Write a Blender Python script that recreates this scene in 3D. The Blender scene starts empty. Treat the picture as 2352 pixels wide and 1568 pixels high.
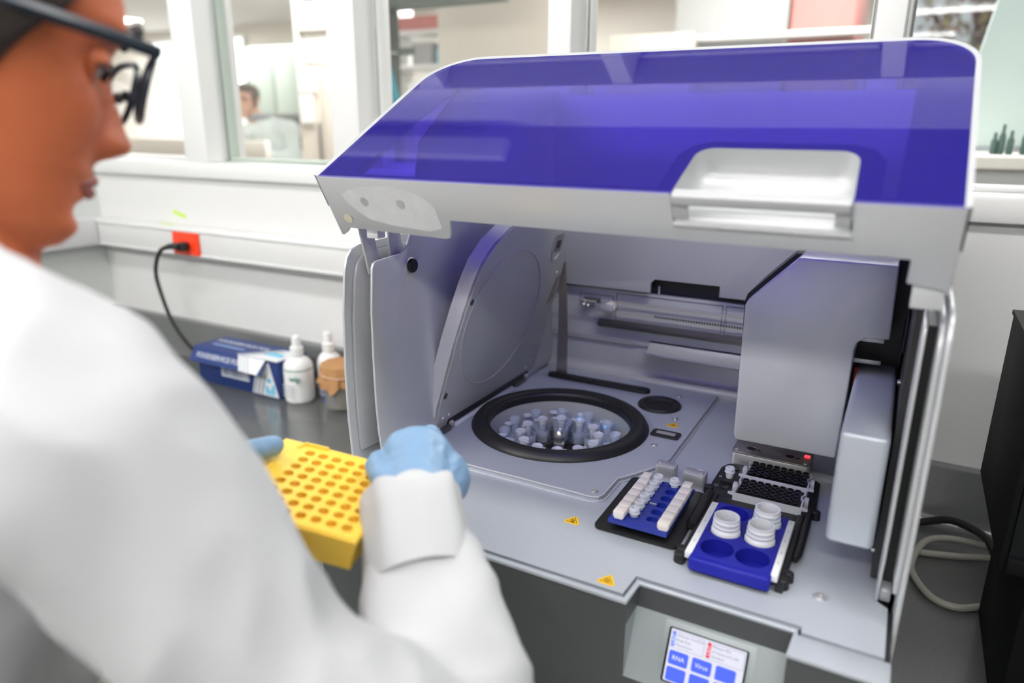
import bpy, bmesh, math, random
from mathutils import Vector, Matrix, noise
random.seed(7)
sc = bpy.context.scene
C = sc.collection
PI = math.pi
Z0 = 1.12            # height of the instrument's work deck above the floor; everything below is laid out from that deck

# ------------------------------------------------------------------ camera, world, lights, exposure
cam_d = bpy.data.cameras.new('camera'); cam = bpy.data.objects.new('camera', cam_d); C.objects.link(cam)
cam_d.sensor_width = 36.0; cam_d.lens = 25.16; cam_d.clip_start = 0.02; cam_d.clip_end = 100
cam.matrix_world = Matrix(((0.87790538, -0.14281486, 0.45704055, 0.58525888),
                           (0.47880208, 0.2507741, -0.84134471, -0.57493991),
                           (0.00554259, 0.95745301, 0.28853598, 0.43988677 + Z0),
                           (0, 0, 0, 1)))
cam_d.dof.use_dof = True; cam_d.dof.focus_distance = 0.93; cam_d.dof.aperture_fstop = 2.5
sc.camera = cam
w = bpy.data.worlds.new('world'); sc.world = w; w.use_nodes = True
w.node_tree.nodes['Background'].inputs[0].default_value = (0.9, 0.95, 1.0, 1)
w.node_tree.nodes['Background'].inputs[1].default_value = 0.5
sc.view_settings.view_transform = 'Standard'; sc.view_settings.look = 'None'
sc.view_settings.exposure = 0.15; sc.view_settings.gamma = 1.0; sc.view_settings.use_curve_mapping = False
def area(name, loc, sx, sy, power, col=(1, 0.98, 0.96), rot=(0, 0, 0)):
    l = bpy.data.lights.new(name, 'AREA'); l.shape = 'RECTANGLE'; l.size = sx; l.size_y = sy
    l.energy = power; l.color = col
    o = bpy.data.objects.new(name, l); C.objects.link(o); o.location = (loc[0], loc[1], loc[2] + Z0); o.rotation_euler = rot
    return o
CEIL = 1.40
# fluorescent strips of the laboratory (each sits in its own ceiling fixture, built below)
LAMPS = [(-0.9, -0.12, 1.2, 0.14), (0.75, -0.12, 1.2, 0.14), (-0.9, -1.35, 1.2, 0.14), (0.75, -1.35, 1.2, 0.14), (2.4, -0.12, 1.2, 0.14), (2.4, -1.35, 1.2, 0.14)]
# (their diffusers are wrap-around emitters, so no separate lamp objects are needed)
# lamps of the room behind the glass
FARLAMPS = [(-5.0, 4.4, 1.2, 0.3), (-2.2, 2.6, 1.2, 0.3), (-5.6, 2.4, 1.2, 0.3), (0.2, 2.2, 1.2, 0.3), (-2.6, 5.0, 1.2, 0.3), (0.9, 4.4, 1.2, 0.3), (-8.2, 5.2, 1.2, 0.3)]
for (x, y, sx, sy) in FARLAMPS:
    area('far_lamp_light', (x, y, 1.56), sx, sy, 100 if x < -8 else 42)  # the far-left one is added to brighten the dim wall there

# ------------------------------------------------------------------ materials
def _nodes(name):
    m = bpy.data.materials.new(name); m.use_nodes = True
    return m, m.node_tree, m.node_tree.nodes['Principled BSDF']
def mat(name, col, rough=0.5, metal=0.0, grain=0.0, gscale=300.0, bump=0.0, bscale=200.0, spec=0.5, sss=0.0, trans=0.0, coat=0.0, emit=None, estr=0.0, blotch=0.0, blotch_scale=6.0):
    m, nt, b = _nodes(name)
    b.inputs['Base Color'].default_value = (*col, 1); b.inputs['Roughness'].default_value = rough
    b.inputs['Metallic'].default_value = metal; b.inputs['Specular IOR Level'].default_value = spec
    if sss: b.inputs['Subsurface Weight'].default_value = sss; b.inputs['Subsurface Radius'].default_value = (0.01, 0.006, 0.004)
    if trans: b.inputs['Transmission Weight'].default_value = trans
    if coat: b.inputs['Coat Weight'].default_value = coat; b.inputs['Coat Roughness'].default_value = 0.05
    if emit: b.inputs['Emission Color'].default_value = (*emit, 1); b.inputs['Emission Strength'].default_value = estr
    tc = nt.nodes.new('ShaderNodeTexCoord')
    if grain or blotch:
        n = nt.nodes.new('ShaderNodeTexNoise'); n.inputs['Scale'].default_value = gscale if grain else blotch_scale
        n.inputs['Detail'].default_value = 2 if grain else 4
        nt.links.new(tc.outputs['Object'], n.inputs['Vector'])
        mx = nt.nodes.new('ShaderNodeMix'); mx.data_type = 'RGBA'
        g = grain or blotch
        mx.inputs[6].default_value = (*[max(0, c * (1 - g)) for c in col], 1); mx.inputs[7].default_value = (*[min(1, c * (1 + g)) for c in col], 1)
        nt.links.new(n.outputs['Fac'], mx.inputs[0]); nt.links.new(mx.outputs[2], b.inputs['Base Color'])
    if bump:
        n2 = nt.nodes.new('ShaderNodeTexNoise'); n2.inputs['Scale'].default_value = bscale; n2.inputs['Detail'].default_value = 3
        nt.links.new(tc.outputs['Object'], n2.inputs['Vector'])
        bp = nt.nodes.new('ShaderNodeBump'); bp.inputs['Strength'].default_value = bump; bp.inputs['Distance'].default_value = 0.001
        nt.links.new(n2.outputs['Fac'], bp.inputs['Height']); nt.links.new(bp.outputs['Normal'], b.inputs['Normal'])
    return m
def clearmat(name, tint, gloss=0.12, haze=0.25, hazecol=(0.8, 0.85, 0.95), rough=0.08, ior=1.45):
    """thin clear plastic or glass sheet: see-through, a fresnel reflection and a little body haze"""
    m = bpy.data.materials.new(name); m.use_nodes = True; nt = m.node_tree; nt.nodes.clear()
    out = nt.nodes.new('ShaderNodeOutputMaterial'); tr = nt.nodes.new('ShaderNodeBsdfTransparent'); tr.inputs[0].default_value = (*tint, 1)
    df = nt.nodes.new('ShaderNodeBsdfDiffuse'); df.inputs[0].default_value = (*hazecol, 1)
    gl = nt.nodes.new('ShaderNodeBsdfGlossy'); gl.inputs['Roughness'].default_value = rough
    fr = nt.nodes.new('ShaderNodeFresnel')
    ge = nt.nodes.new('ShaderNodeNewGeometry'); e1 = nt.nodes.new('ShaderNodeMath'); e1.operation = 'MULTIPLY_ADD'; e1.inputs[1].default_value = -2.0; e1.inputs[2].default_value = 1.0
    e2 = nt.nodes.new('ShaderNodeMath'); e2.operation = 'POWER'; e2.inputs[0].default_value = ior     # same reflectance from either face of the thin sheet
    nt.links.new(ge.outputs['Backfacing'], e1.inputs[0]); nt.links.new(e1.outputs[0], e2.inputs[1]); nt.links.new(e2.outputs[0], fr.inputs[0])
    m1 = nt.nodes.new('ShaderNodeMixShader'); m1.inputs[0].default_value = haze
    m2 = nt.nodes.new('ShaderNodeMixShader')
    nt.links.new(tr.outputs[0], m1.inputs[1]); nt.links.new(df.outputs[0], m1.inputs[2])
    nt.links.new(fr.outputs[0], m2.inputs[0]); nt.links.new(m1.outputs[0], m2.inputs[1]); nt.links.new(gl.outputs[0], m2.inputs[2])
    nt.links.new(m2.outputs[0], out.inputs[0])
    return m
def emis(name, col, s):
    m = bpy.data.materials.new(name); m.use_nodes = True; nt = m.node_tree; nt.nodes.clear()
    out = nt.nodes.new('ShaderNodeOutputMaterial'); e = nt.nodes.new('ShaderNodeEmission')
    e.inputs[0].default_value = (*col, 1); e.inputs[1].default_value = s; nt.links.new(e.outputs[0], out.inputs[0]); return m
M = {}
M['silver'] = mat('silver_paint', (0.56, 0.57, 0.59), 0.38, 0.3, grain=0.08, gscale=1400)
M['silver_in'] = mat('silver_inner_paint', (0.50, 0.505, 0.51), 0.42, 0.25, grain=0.10, gscale=1400)
M['deck'] = mat('deck_silver', (0.52, 0.555, 0.61), 0.40, 0.35, grain=0.08, gscale=1500)
M['alu'] = mat('brushed_aluminium', (0.74, 0.745, 0.755), 0.34, 0.5, grain=0.05, gscale=900)
M['cast'] = mat('cast_aluminium', (0.60, 0.60, 0.62), 0.38, 0.7, grain=0.08, gscale=1500, bump=0.1, bscale=1500)
M['steel'] = mat('stainless_steel', (0.42, 0.39, 0.36), 0.32, 0.9, grain=0.08, gscale=400)
M['chrome'] = mat('polished_steel', (0.72, 0.71, 0.69), 0.25, 0.85)
M['front'] = mat('charcoal_front', (0.085, 0.09, 0.095), 0.5, 0.0, grain=0.08, gscale=1200)
M['black'] = mat('black_plastic', (0.012, 0.012, 0.013), 0.42, grain=0.15, gscale=300, spec=0.35)
M['matt_black'] = mat('matt_black', (0.006, 0.006, 0.007), 0.6, spec=0.12)
M['black_gloss'] = mat('black_gloss_plastic', (0.008, 0.008, 0.009), 0.15)
M['rubber'] = mat('black_rubber', (0.013, 0.013, 0.013), 0.45, bump=0.05, bscale=900)
M['dark'] = mat('dark_interior', (0.02, 0.02, 0.022), 0.5)
M['darkmetal'] = mat('dark_rail_metal', (0.16, 0.15, 0.15), 0.35, 0.8)
M['white_pl'] = mat('white_plastic', (0.78, 0.79, 0.79), 0.35, spec=0.4, bump=0.02, bscale=900)
M['handle_white'] = mat('handle_silver_white', (0.47, 0.48, 0.49), 0.4, 0.15)
M['bottle'] = mat('translucent_white_plastic', (0.80, 0.81, 0.85), 0.35, sss=0.3)
M['plug'] = mat('milky_silicone', (0.80, 0.75, 0.72), 0.45, sss=0.3)
M['rackblue'] = mat('blue_plastic', (0.012, 0.015, 0.30), 0.45, spec=0.25, grain=0.05, gscale=500)
M['shakerblue'] = mat('deep_blue_plastic', (0.012, 0.03, 0.30), 0.22, blotch=0.25, blotch_scale=90)
M['greyrack'] = mat('pale_grey_plastic', (0.52, 0.53, 0.57), 0.45)
M['letter'] = mat('grey_print', (0.30, 0.30, 0.31), 0.6)
M['clear'] = clearmat('clear_polypropylene', (0.90, 0.93, 0.97), haze=0.30, hazecol=(0.80, 0.86, 0.98), rough=0.12)
M['clear_cap'] = clearmat('frosted_polypropylene', (0.92, 0.94, 0.97), haze=0.62, hazecol=(0.90, 0.92, 0.98), rough=0.2)
M['acrylic'] = clearmat('violet_acrylic', (0.26, 0.21, 0.80), haze=0.16, hazecol=(0.05, 0.022, 0.55), rough=0.015, ior=2.05)
M['acrylic_edge'] = mat('violet_border_print', (0.06, 0.035, 0.40), 0.12, coat=1.0)
M['glass'] = clearmat('window_glass', (0.96, 0.98, 0.97), haze=0.03, hazecol=(0.8, 0.82, 0.8), rough=0.02, ior=1.5)
M['lens'] = clearmat('spectacle_lens', (0.97, 0.98, 0.98), haze=0.05, hazecol=(0.8, 0.85, 0.85), rough=0.02, ior=1.5)
M['smoke'] = clearmat('smoked_acrylic', (0.10, 0.13, 0.13), haze=0.75, hazecol=(0.008, 0.011, 0.012), rough=0.12, ior=1.3)
M['sill_white'] = mat('white_gloss_paint', (0.72, 0.72, 0.715), 0.32, bump=0.05, bscale=30)
M['wall_white'] = mat('white_wall_paint', (0.68, 0.68, 0.675), 0.55, bump=0.05, bscale=40)
M['wall_green'] = mat('pale_grey_wall', (0.62, 0.64, 0.62), 0.6)
M['ceil'] = mat('ceiling_tile', (0.34, 0.34, 0.34), 0.9, grain=0.06, gscale=60)
M['ceil_far'] = mat('pale_far_ceiling', (0.62, 0.60, 0.58), 0.9)
M['blocker_dark'] = mat('dark_reflection_blocker', (0.035, 0.035, 0.04), 0.9)
M['floor'] = mat('vinyl_floor', (0.42, 0.42, 0.40), 0.4, grain=0.12, gscale=25)
M['bench'] = mat('grey_epoxy_worktop', (0.135, 0.14, 0.14), 0.22, grain=0.14, gscale=220, coat=0.2)
M['cabinet'] = mat('pale_cabinet', (0.62, 0.61, 0.58), 0.5)
M['raceway'] = mat('white_trunking', (0.68, 0.68, 0.68), 0.4)
M['orange'] = mat('orange_red_plastic', (0.85, 0.045, 0.005), 0.35)
M['tape'] = mat('lime_tape', (0.52, 0.72, 0.10), 0.6)
M['navy'] = mat('navy_card', (0.012, 0.035, 0.17), 0.5)
M['card_white'] = mat('white_card', (0.78, 0.80, 0.82), 0.5)
M['card_cyan'] = mat('light_blue_print', (0.15, 0.55, 0.80), 0.5)
M['card_grey'] = mat('grey_print_stripe', (0.33, 0.35, 0.40), 0.5)
M['ink_white'] = mat('white_print', (0.75, 0.78, 0.85), 0.6)
M['ink_lightblue'] = mat('pale_blue_print', (0.22, 0.33, 0.58), 0.6)
M['ink_green'] = mat('green_print', (0.03, 0.22, 0.15), 0.6)
M['ink_blue'] = mat('blue_print', (0.05, 0.08, 0.45), 0.6)
M['ink_grey'] = mat('grey_print_text', (0.55, 0.58, 0.6), 0.6)
M['kraft'] = mat('brown_paper', (0.46, 0.24, 0.10), 0.8, blotch=0.15, blotch_scale=60)
M['beaker'] = clearmat('beaker_plastic', (0.85, 0.84, 0.80), haze=0.35, hazecol=(0.50, 0.48, 0.44), rough=0.1)
M['band'] = mat('pale_rubber_band', (0.62, 0.40, 0.30), 0.6)
M['warn'] = mat('warning_yellow', (0.95, 0.55, 0.01), 0.5)
M['warnblack'] = mat('warning_black', (0.01, 0.01, 0.01), 0.5)
M['yellow'] = mat('yellow_plastic', (0.99, 0.62, 0.07), 0.4, sss=0.45, spec=0.6)
M['yellow'].node_tree.nodes['Principled BSDF'].inputs['Subsurface Radius'].default_value = (0.016, 0.006, 0.0006)
M['glove'] = mat('blue_nitrile', (0.19, 0.325, 0.50), 0.5, bump=0.25, bscale=120, sss=0.05)
M['coat'] = mat('white_nonwoven_cloth', (0.54, 0.548, 0.56), 0.85, bump=0.25, bscale=90, spec=0.2)
M['coat_mint'] = mat('pale_mint_cloth', (0.70, 0.78, 0.77), 0.85)
M['skin'] = mat('brown_skin', (0.60, 0.155, 0.055), 0.55, blotch=0.12, blotch_scale=25, sss=0.15)
M['skin_pale'] = mat('light_skin', (0.60, 0.36, 0.26), 0.5)
M['lips'] = mat('lip_skin', (0.36, 0.095, 0.07), 0.5)
M['hair'] = mat('dark_hair', (0.025, 0.016, 0.013), 0.5, bump=0.6, bscale=200)
M['hair_grey'] = mat('grey_brown_hair', (0.12, 0.09, 0.07), 0.7)
M['eye'] = mat('eye_white', (0.42, 0.40, 0.39), 0.3)
M['iris'] = mat('dark_iris', (0.02, 0.012, 0.01), 0.15)
M['spec_frame'] = mat('dark_blue_black_frame', (0.012, 0.022, 0.035), 0.3)
M['trousers'] = mat('dark_trousers', (0.03, 0.035, 0.05), 0.8)
M['shoe'] = mat('black_shoe', (0.02, 0.02, 0.02), 0.5)
M['cable_grey'] = mat('grey_beige_cable', (0.42, 0.41, 0.36), 0.5)
M['cable_black'] = mat('black_cable', (0.015, 0.015, 0.016), 0.4)
M['lamp'] = emis('fluorescent_diffuser', (1, 0.985, 0.965), 17.5)
M['lamp_rear'] = emis('rear_fluorescent_diffuser', (1, 0.985, 0.96), 30.0)
M['lamp_right'] = emis('right_fluorescent_diffuser', (0.96, 0.99, 1.0), 4.5)
M['lamp_rear_left'] = emis('rear_left_fluorescent_diffuser', (1, 0.985, 0.96), 46.0)
M['farlamp'] = emis('far_fluorescent_diffuser', (1, 0.99, 0.97), 7.0)
M['daylight'] = emis('daylit_window_pane', (0.95, 0.98, 1.0), 3.0)
M['led_blue'] = emis('blue_led', (0.05, 0.35, 1.0), 6.0)
M['led_red'] = emis('red_led', (1.0, 0.02, 0.03), 5.0)
M['scr_bg'] = emis('screen_background', (0.80, 0.80, 0.93), 0.95)
M['scr_blue'] = emis('screen_blue', (0.10, 0.17, 0.95), 1.0)
M['scr_ltblue'] = emis('screen_light_blue', (0.16, 0.27, 0.95), 1.0)
M['scr_red'] = emis('screen_red', (0.90, 0.02, 0.05), 1.0)
M['scr_text'] = emis('screen_grey_text', (0.28, 0.28, 0.42), 0.8)
M['scr_white'] = emis('screen_white_text', (0.9, 0.92, 1.0), 1.0)
M['beige'] = mat('beige_panel', (0.60, 0.54, 0.47), 0.6)
M['beige_lt'] = mat('pale_beige_wall', (0.72, 0.68, 0.62), 0.6)
M['greengrey'] = mat('green_grey_panel', (0.40, 0.46, 0.41), 0.6)
M['darkgreen'] = mat('dark_green_grey_frame', (0.13, 0.16, 0.14), 0.6)
M['greypanel'] = mat('mid_grey_panel', (0.33, 0.33, 0.32), 0.6)
M['redpanel'] = mat('dusty_red_panel', (0.50, 0.16, 0.14), 0.6)
M['teal'] = mat('teal_cloth', (0.02, 0.27, 0.36), 0.8)
M['mint'] = mat('pale_mint_panel', (0.62, 0.75, 0.73), 0.5)
M['paper'] = mat('white_paper', (0.85, 0.84, 0.82), 0.8)
M['bark'] = mat('dark_red_bark', (0.12, 0.03, 0.03), 0.8)
M['leaf_a'] = mat('yellow_leaf', (0.55, 0.42, 0.15), 0.7)
M['leaf_b'] = mat('pale_leaf', (0.60, 0.55, 0.50), 0.7)
M['leaf_c'] = mat('rust_leaf', (0.35, 0.12, 0.06), 0.7)
M['leaf_d'] = mat('green_leaf', (0.25, 0.30, 0.14), 0.7)
M['dkgreen_glass'] = mat('dark_green_bottle', (0.03, 0.10, 0.08), 0.3)

# ------------------------------------------------------------------ mesh building
class MB:
    def __init__(s): s.bm = bmesh.new()
    def _v(s, pts): return [s.bm.verts.new(p) for p in pts]
    def poly(s, pts):
        return s.bm.faces.new(s._v(pts))
    def box(s, x0, x1, y0, y1, z0, z1):
        v = s._v([(x, y, z) for z in (z0, z1) for y in (y0, y1) for x in (x0, x1)])
        for f in ((0, 2, 3, 1), (4, 5, 7, 6), (0, 1, 5, 4), (2, 6, 7, 3), (0, 4, 6, 2), (1, 3, 7, 5)): s.bm.faces.new([v[i] for i in f])
        return s
    def ext(s, poly, axis, a, b):
        def P(p, t): return (t, p[0], p[1]) if axis == 'x' else (p[0], t, p[1]) if axis == 'y' else (p[0], p[1], t)
        A = s._v([P(p, a) for p in poly]); B = s._v([P(p, b) for p in poly]); n = len(poly)
        s.bm.faces.new(A[::-1]); s.bm.faces.new(B)
        for i in range(n): s.bm.faces.new((A[i], A[(i + 1) % n], B[(i + 1) % n], B[i]))
        return s
    def lathe(s, prof, c=(0, 0, 0), seg=32, axis='z', closed=False):
        rings = []
        for r, h in prof:
            if r < 1e-6:
                p = (0, 0, h); ring = [p]
            else: ring = [(r * math.cos(2 * PI * i / seg), r * math.sin(2 * PI * i / seg), h) for i in range(seg)]
            if axis == 'x': ring = [(z, x, y) for x, y, z in ring]
            elif axis == 'y': ring = [(y, z, x) for x, y, z in ring]
            rings.append(s._v([(p[0] + c[0], p[1] + c[1], p[2] + c[2]) for p in ring]))
        pairs = list(zip(rings[:-1], rings[1:]))
        if closed: pairs.append((rings[-1], rings[0]))
        for a, b in pairs:
            if len(a) == 1 and len(b) == 1: continue
            for i in range(seg):
                j = (i + 1) % seg
                if len(a) == 1: s.bm.faces.new((a[0], b[i], b[j]))
                elif len(b) == 1: s.bm.faces.new((a[i], b[0], a[j]))
                else: s.bm.faces.new((a[i], b[i], b[j], a[j]))
        return s
    def tube(s, pts, r, seg=10, closed=False, flat=None):
        pts = [Vector(p) for p in pts]; n = len(pts); rs = r if isinstance(r, (list, tuple)) else [r] * n
        rings = []; up = Vector((0, 0, 1)); prev = None
        for i, p in enumerate(pts):
            t = (pts[(i + 1) % n] - pts[i - 1]) if (closed or 0 < i < n - 1) else (pts[1] - pts[0] if i == 0 else pts[-1] - pts[-2])
            t.normalize()
            if prev is None:
                a = up if abs(t.dot(up)) < 0.95 else Vector((1, 0, 0)); u = (a - t * a.dot(t)).normalized()
            else: u = (prev - t * prev.dot(t)).normalized()
            prev = u; v = t.cross(u)
            k = flat or 1.0
            rings.append(s._v([p + (u * math.cos(2 * PI * j / seg) + v * k * math.sin(2 * PI * j / seg)) * rs[i] for j in range(seg)]))
        m = n if closed else n - 1
        for i in range(m):
            a, b = rings[i], rings[(i + 1) % n]
            for j in range(seg): s.bm.faces.new((a[j], a[(j + 1) % seg], b[(j + 1) % seg], b[j]))
        if not closed: s.bm.faces.new(rings[0][::-1]); s.bm.faces.new(rings[-1])
        return s
    def sphere(s, c, r, seg=12, sc_=(1, 1, 1)):
        mtx = Matrix.Translation(c) @ Matrix.Diagonal((sc_[0], sc_[1], sc_[2], 1))
        bmesh.ops.create_uvsphere(s.bm, u_segments=seg, v_segments=max(6, seg // 2 + 2), radius=r, matrix=mtx); return s
    def holes(s, cells, z, depth, seg=20, plate=0.0, rb=None):
        """flat plate cells (x0,x1,y0,y1,cx,cy,r), each with a round well sunk in it"""
        for x0, x1, y0, y1, cx, cy, r in cells:
            ring = []; sq = []
            for i in range(seg):
                a = 2 * PI * i / seg; dx, dy = math.cos(a), math.sin(a)
                ring.append((cx + r * dx, cy + r * dy, z))
                tx = (x1 - cx) / dx if dx > 1e-9 else (x0 - cx) / dx if dx < -1e-9 else 1e9
                ty = (y1 - cy) / dy if dy > 1e-9 else (y0 - cy) / dy if dy < -1e-9 else 1e9
                t = min(tx, ty); sq.append((cx + t * dx, cy + t * dy, z))
            # make sure the four corners are there
            R = s._v(ring); Q = s._v(sq)
            corners = [(x1, y1), (x0, y1), (x0, y0), (x1, y0)]
            ca = [math.atan2(y - cy, x - cx) % (2 * PI) for x, y in corners]
            for i in range(seg):
                j = (i + 1) % seg; a0 = 2 * PI * i / seg; a1 = 2 * PI * (i + 1) / seg
                ex = [k for k in range(4) if a0 + 1e-6 < ca[k] < a1 - 1e-6]
                if ex: s.bm.faces.new((R[i], Q[i], s.bm.verts.new((*corners[ex[0]], z)), Q[j], R[j]))
                else: s.bm.faces.new((R[i], Q[i], Q[j], R[j]))
            if depth:
                k = rb or 0.92
                B = s._v([(cx + (p[0] - cx) * k, cy + (p[1] - cy) * k, z - depth) for p in ring])
                for i in range(seg):
                    j = (i + 1) % seg; s.bm.faces.new((R[i], R[j], B[j], B[i]))
                s.bm.faces.new(B)
        return s
    def rrect(s, x0, x1, y0, y1, z0, z1, r, seg=5):
        return s.ext(rr(x0, x1, y0, y1, r, seg), 'z', z0, z1)
    def xf(s, mtx): bmesh.ops.transform(s.bm, matrix=mtx, verts=s.bm.verts[:]); return s
def rr(x0, x1, y0, y1, r, seg=5):
    P = []
    for cx, cy, a in ((x1 - r, y1 - r, 0), (x0 + r, y1 - r, 90), (x0 + r, y0 + r, 180), (x1 - r, y0 + r, 270)):
        for i in range(seg + 1):
            t = math.radians(a + 90 * i / seg); P.append((cx + r * math.cos(t), cy + r * math.sin(t)))
    return P
WL = {}
_tmp = bpy.data.scenes.new('workshop')
def baked(o):
    """mesh of a text or of a mesh with modifiers, evaluated alone"""
    _tmp.collection.objects.link(o); 
    with bpy.context.temp_override(scene=_tmp, view_layer=_tmp.view_layers[0]): dg = bpy.context.evaluated_depsgraph_get()
    me = bpy.data.meshes.new_from_object(o.evaluated_get(dg)); _tmp.collection.objects.unlink(o); return me
def finish(name, mb, m, parent=None, loc=None, bev=0.0, bseg=2, smooth=True, ang=35, local=False):
    bm = mb.bm
    if bev:
        bmesh.ops.remove_doubles(bm, verts=bm.verts[:], dist=1e-6)
        bmesh.ops.recalc_face_normals(bm, faces=bm.faces[:])
        es = [e for e in bm.edges if len(e.link_faces) == 2 and e.calc_face_angle(0) > math.radians(40)]
        bmesh.ops.bevel(bm, geom=es, offset=bev, segments=bseg, profile=0.5, affect='EDGES', clamp_overlap=True)
    bmesh.ops.recalc_face_normals(bm, faces=bm.faces[:])
    org = Vector((0, 0, 0))
    if not local:
        if parent is not None: org = WL[parent]
        elif loc is not None: org = Vector(loc)
        else:
            vs = bm.verts; lo = [min(v.co[i] for v in vs) for i in range(3)]; hi = [max(v.co[i] for v in vs) for i in range(3)]
            org = Vector(((lo[0] + hi[0]) / 2, (lo[1] + hi[1]) / 2, lo[2]))
        bmesh.ops.translate(bm, vec=-org, verts=bm.verts[:])
    me = bpy.data.meshes.new(name); bm.to_mesh(me); bm.free()
    for mm in (m if isinstance(m, (list, tuple)) else [m]): me.materials.append(mm)
    if smooth:
        me.polygons.foreach_set('use_smooth', [True] * len(me.polygons)); me.set_sharp_from_angle(angle=math.radians(ang))
    o = bpy.data.objects.new(name, me); C.objects.link(o)
    if parent is not None: o.parent = parent; WL[o] = WL[parent].copy()
    else: o.location = org; WL[o] = org.copy()
    return o
def tag(o, label, cat, group=None):
    o['label'] = label; o['category'] = cat
    if group: o['group'] = group
    return o
def root(name, label, cat, loc, group=None):
    o = bpy.data.objects.new(name, None); C.objects.link(o); o.empty_display_size = 0.05
    o.location = loc; WL[o] = Vector(loc); return tag(o, label, cat, group)
def struct(o): o['kind'] = 'structure'; return o
def dup(r, loc, label, group=None, rot=None):
    n = r.copy(); C.objects.link(n); n.location = loc; n['label'] = label
    if group: n['group'] = group
    if rot is not None: n.rotation_euler = rot
    WL[n] = Vector(loc)
    for ch in list(r.children):
        c = ch.copy(); C.objects.link(c); c.parent = n
        for g in list(ch.children):
            d = g.copy(); C.objects.link(d); d.parent = c
    return n
def text(name, body, size, m, parent, origin, ux, uy, thick=0.0002, align='LEFT', squash=1.0):
    cu = bpy.data.curves.new(name, 'FONT'); cu.body = body; cu.size = size; cu.extrude = thick; cu.align_x = align; cu.align_y = 'CENTER'
    cu.resolution_u = 2
    t = bpy.data.objects.new(name, cu); me = baked(t)
    bpy.data.objects.remove(t); bpy.data.curves.remove(cu)
    ux = Vector(ux).normalized(); uy = Vector(uy).normalized(); uz = ux.cross(uy)
    mtx = Matrix((( ux.x * squash, uy.x, uz.x, origin[0]), (ux.y * squash, uy.y, uz.y, origin[1]), (ux.z * squash, uy.z, uz.z, origin[2]), (0, 0, 0, 1)))
    me.transform(Matrix.Translation(-WL[parent]) @ mtx)
    me.materials.clear(); me.materials.append(m); me.name = name
    o = bpy.data.objects.new(name, me); C.objects.link(o); o.parent = parent; WL[o] = WL[parent].copy(); return o
def remesh(o, voxel, smooth_it=6, fac=0.5, wr=None):
    """weld overlapping volumes into one continuous skin and relax it"""
    md = o.modifiers.new('r', 'REMESH'); md.mode = 'VOXEL'; md.voxel_size = voxel; md.use_smooth_shade = True
    if smooth_it:
        s_ = o.modifiers.new('s', 'SMOOTH'); s_.iterations = smooth_it; s_.factor = fac
    par = o.parent; o.parent = None; me = baked(o); o.parent = par
    old = o.data; mats = [m for m in old.materials]; o.modifiers.clear(); o.data = me; bpy.data.meshes.remove(old)
    me.materials.clear()
    for m in mats: me.materials.append(m)
    if wr: wr(me)
    me.polygons.foreach_set('use_smooth', [True] * len(me.polygons))
    return o
def capsule(mb, a, b, ra, rb, seg=14, n=6):
    """tapered round-ended limb from a to b"""
    a = Vector(a); b = Vector(b); pts = []; rs = []
    d = (b - a); L = d.length; d.normalize()
    for i in range(n + 1):
        t = PI / 2 * i / n; pts.append(a - d * ra * math.cos(t)); rs.append(max(ra * math.sin(t), 0.0008))
    for i in range(1, 4): pts.append(a.lerp(b, i / 4)); rs.append(ra + (rb - ra) * i / 4)
    for i in range(n + 1):
        t = PI / 2 * i / n; pts.append(b + d * rb * math.sin(t)); rs.append(max(rb * math.cos(t), 0.0008))
    mb.tube(pts, rs, seg); return mb

# ------------------------------------------------------------------ the room
FZ = -Z0
struct(finish('floor', MB().box(-10.6, 3.4, -3.4, 6.4, FZ - 0.1, FZ), M['floor'], smooth=False))
struct(finish('ceiling', MB().box(-1.8, 3.4, -3.4, 0.9, CEIL, CEIL + 0.1), M['ceil'], smooth=False))
struct(finish('ceiling_far', MB().box(-10.6, 3.4, 0.9, 6.4, 1.62, 1.72), M['ceil_far'], smooth=False))
struct(finish('reflection_blocker', MB().box(-10.5, 3.3, 0.9, 1.5, 1.5, 1.619), M['blocker_dark'], smooth=False))  # unseen box added so the lid mirrors something dark through the windows
wb = MB().box(-1.72, 3.4, 0.78, 0.90, FZ, 0.298).box(-1.72, 3.4, 0.78, 0.90, 1.238, 1.62)
struct(finish('wall_back', wb, M['wall_white'], smooth=False))
struct(finish('wall_left', MB().box(-1.72, -1.60, -3.4, 0.78, FZ, CEIL), M['wall_green'], smooth=False))
struct(finish('wall_right', MB().box(3.3, 3.4, -3.4, 6.4, FZ, 1.62), M['greypanel'], smooth=False))
struct(finish('wall_front', MB().box(-1.72, 3.4, -3.4, -3.3, FZ, CEIL), M['wall_white'], smooth=False))
struct(finish('wall_far', MB().box(-10.6, 0.25, 6.3, 6.4, FZ, 1.62).box(1.6, 3.4, 6.3, 6.4, FZ, 1.62).box(0.25, 1.6, 6.3, 6.4, FZ, -0.1), M['beige_lt'], smooth=False))
struct(finish('wall_far_left', MB().box(-10.6, -10.5, 0.9, 6.4, FZ, 1.62), M['beige_lt'], smooth=False))
struct(finish('wall_far_near', MB().box(-10.6, -1.72, 0.80, 0.90, FZ, 1.62), M['beige_lt'], smooth=False))
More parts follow.
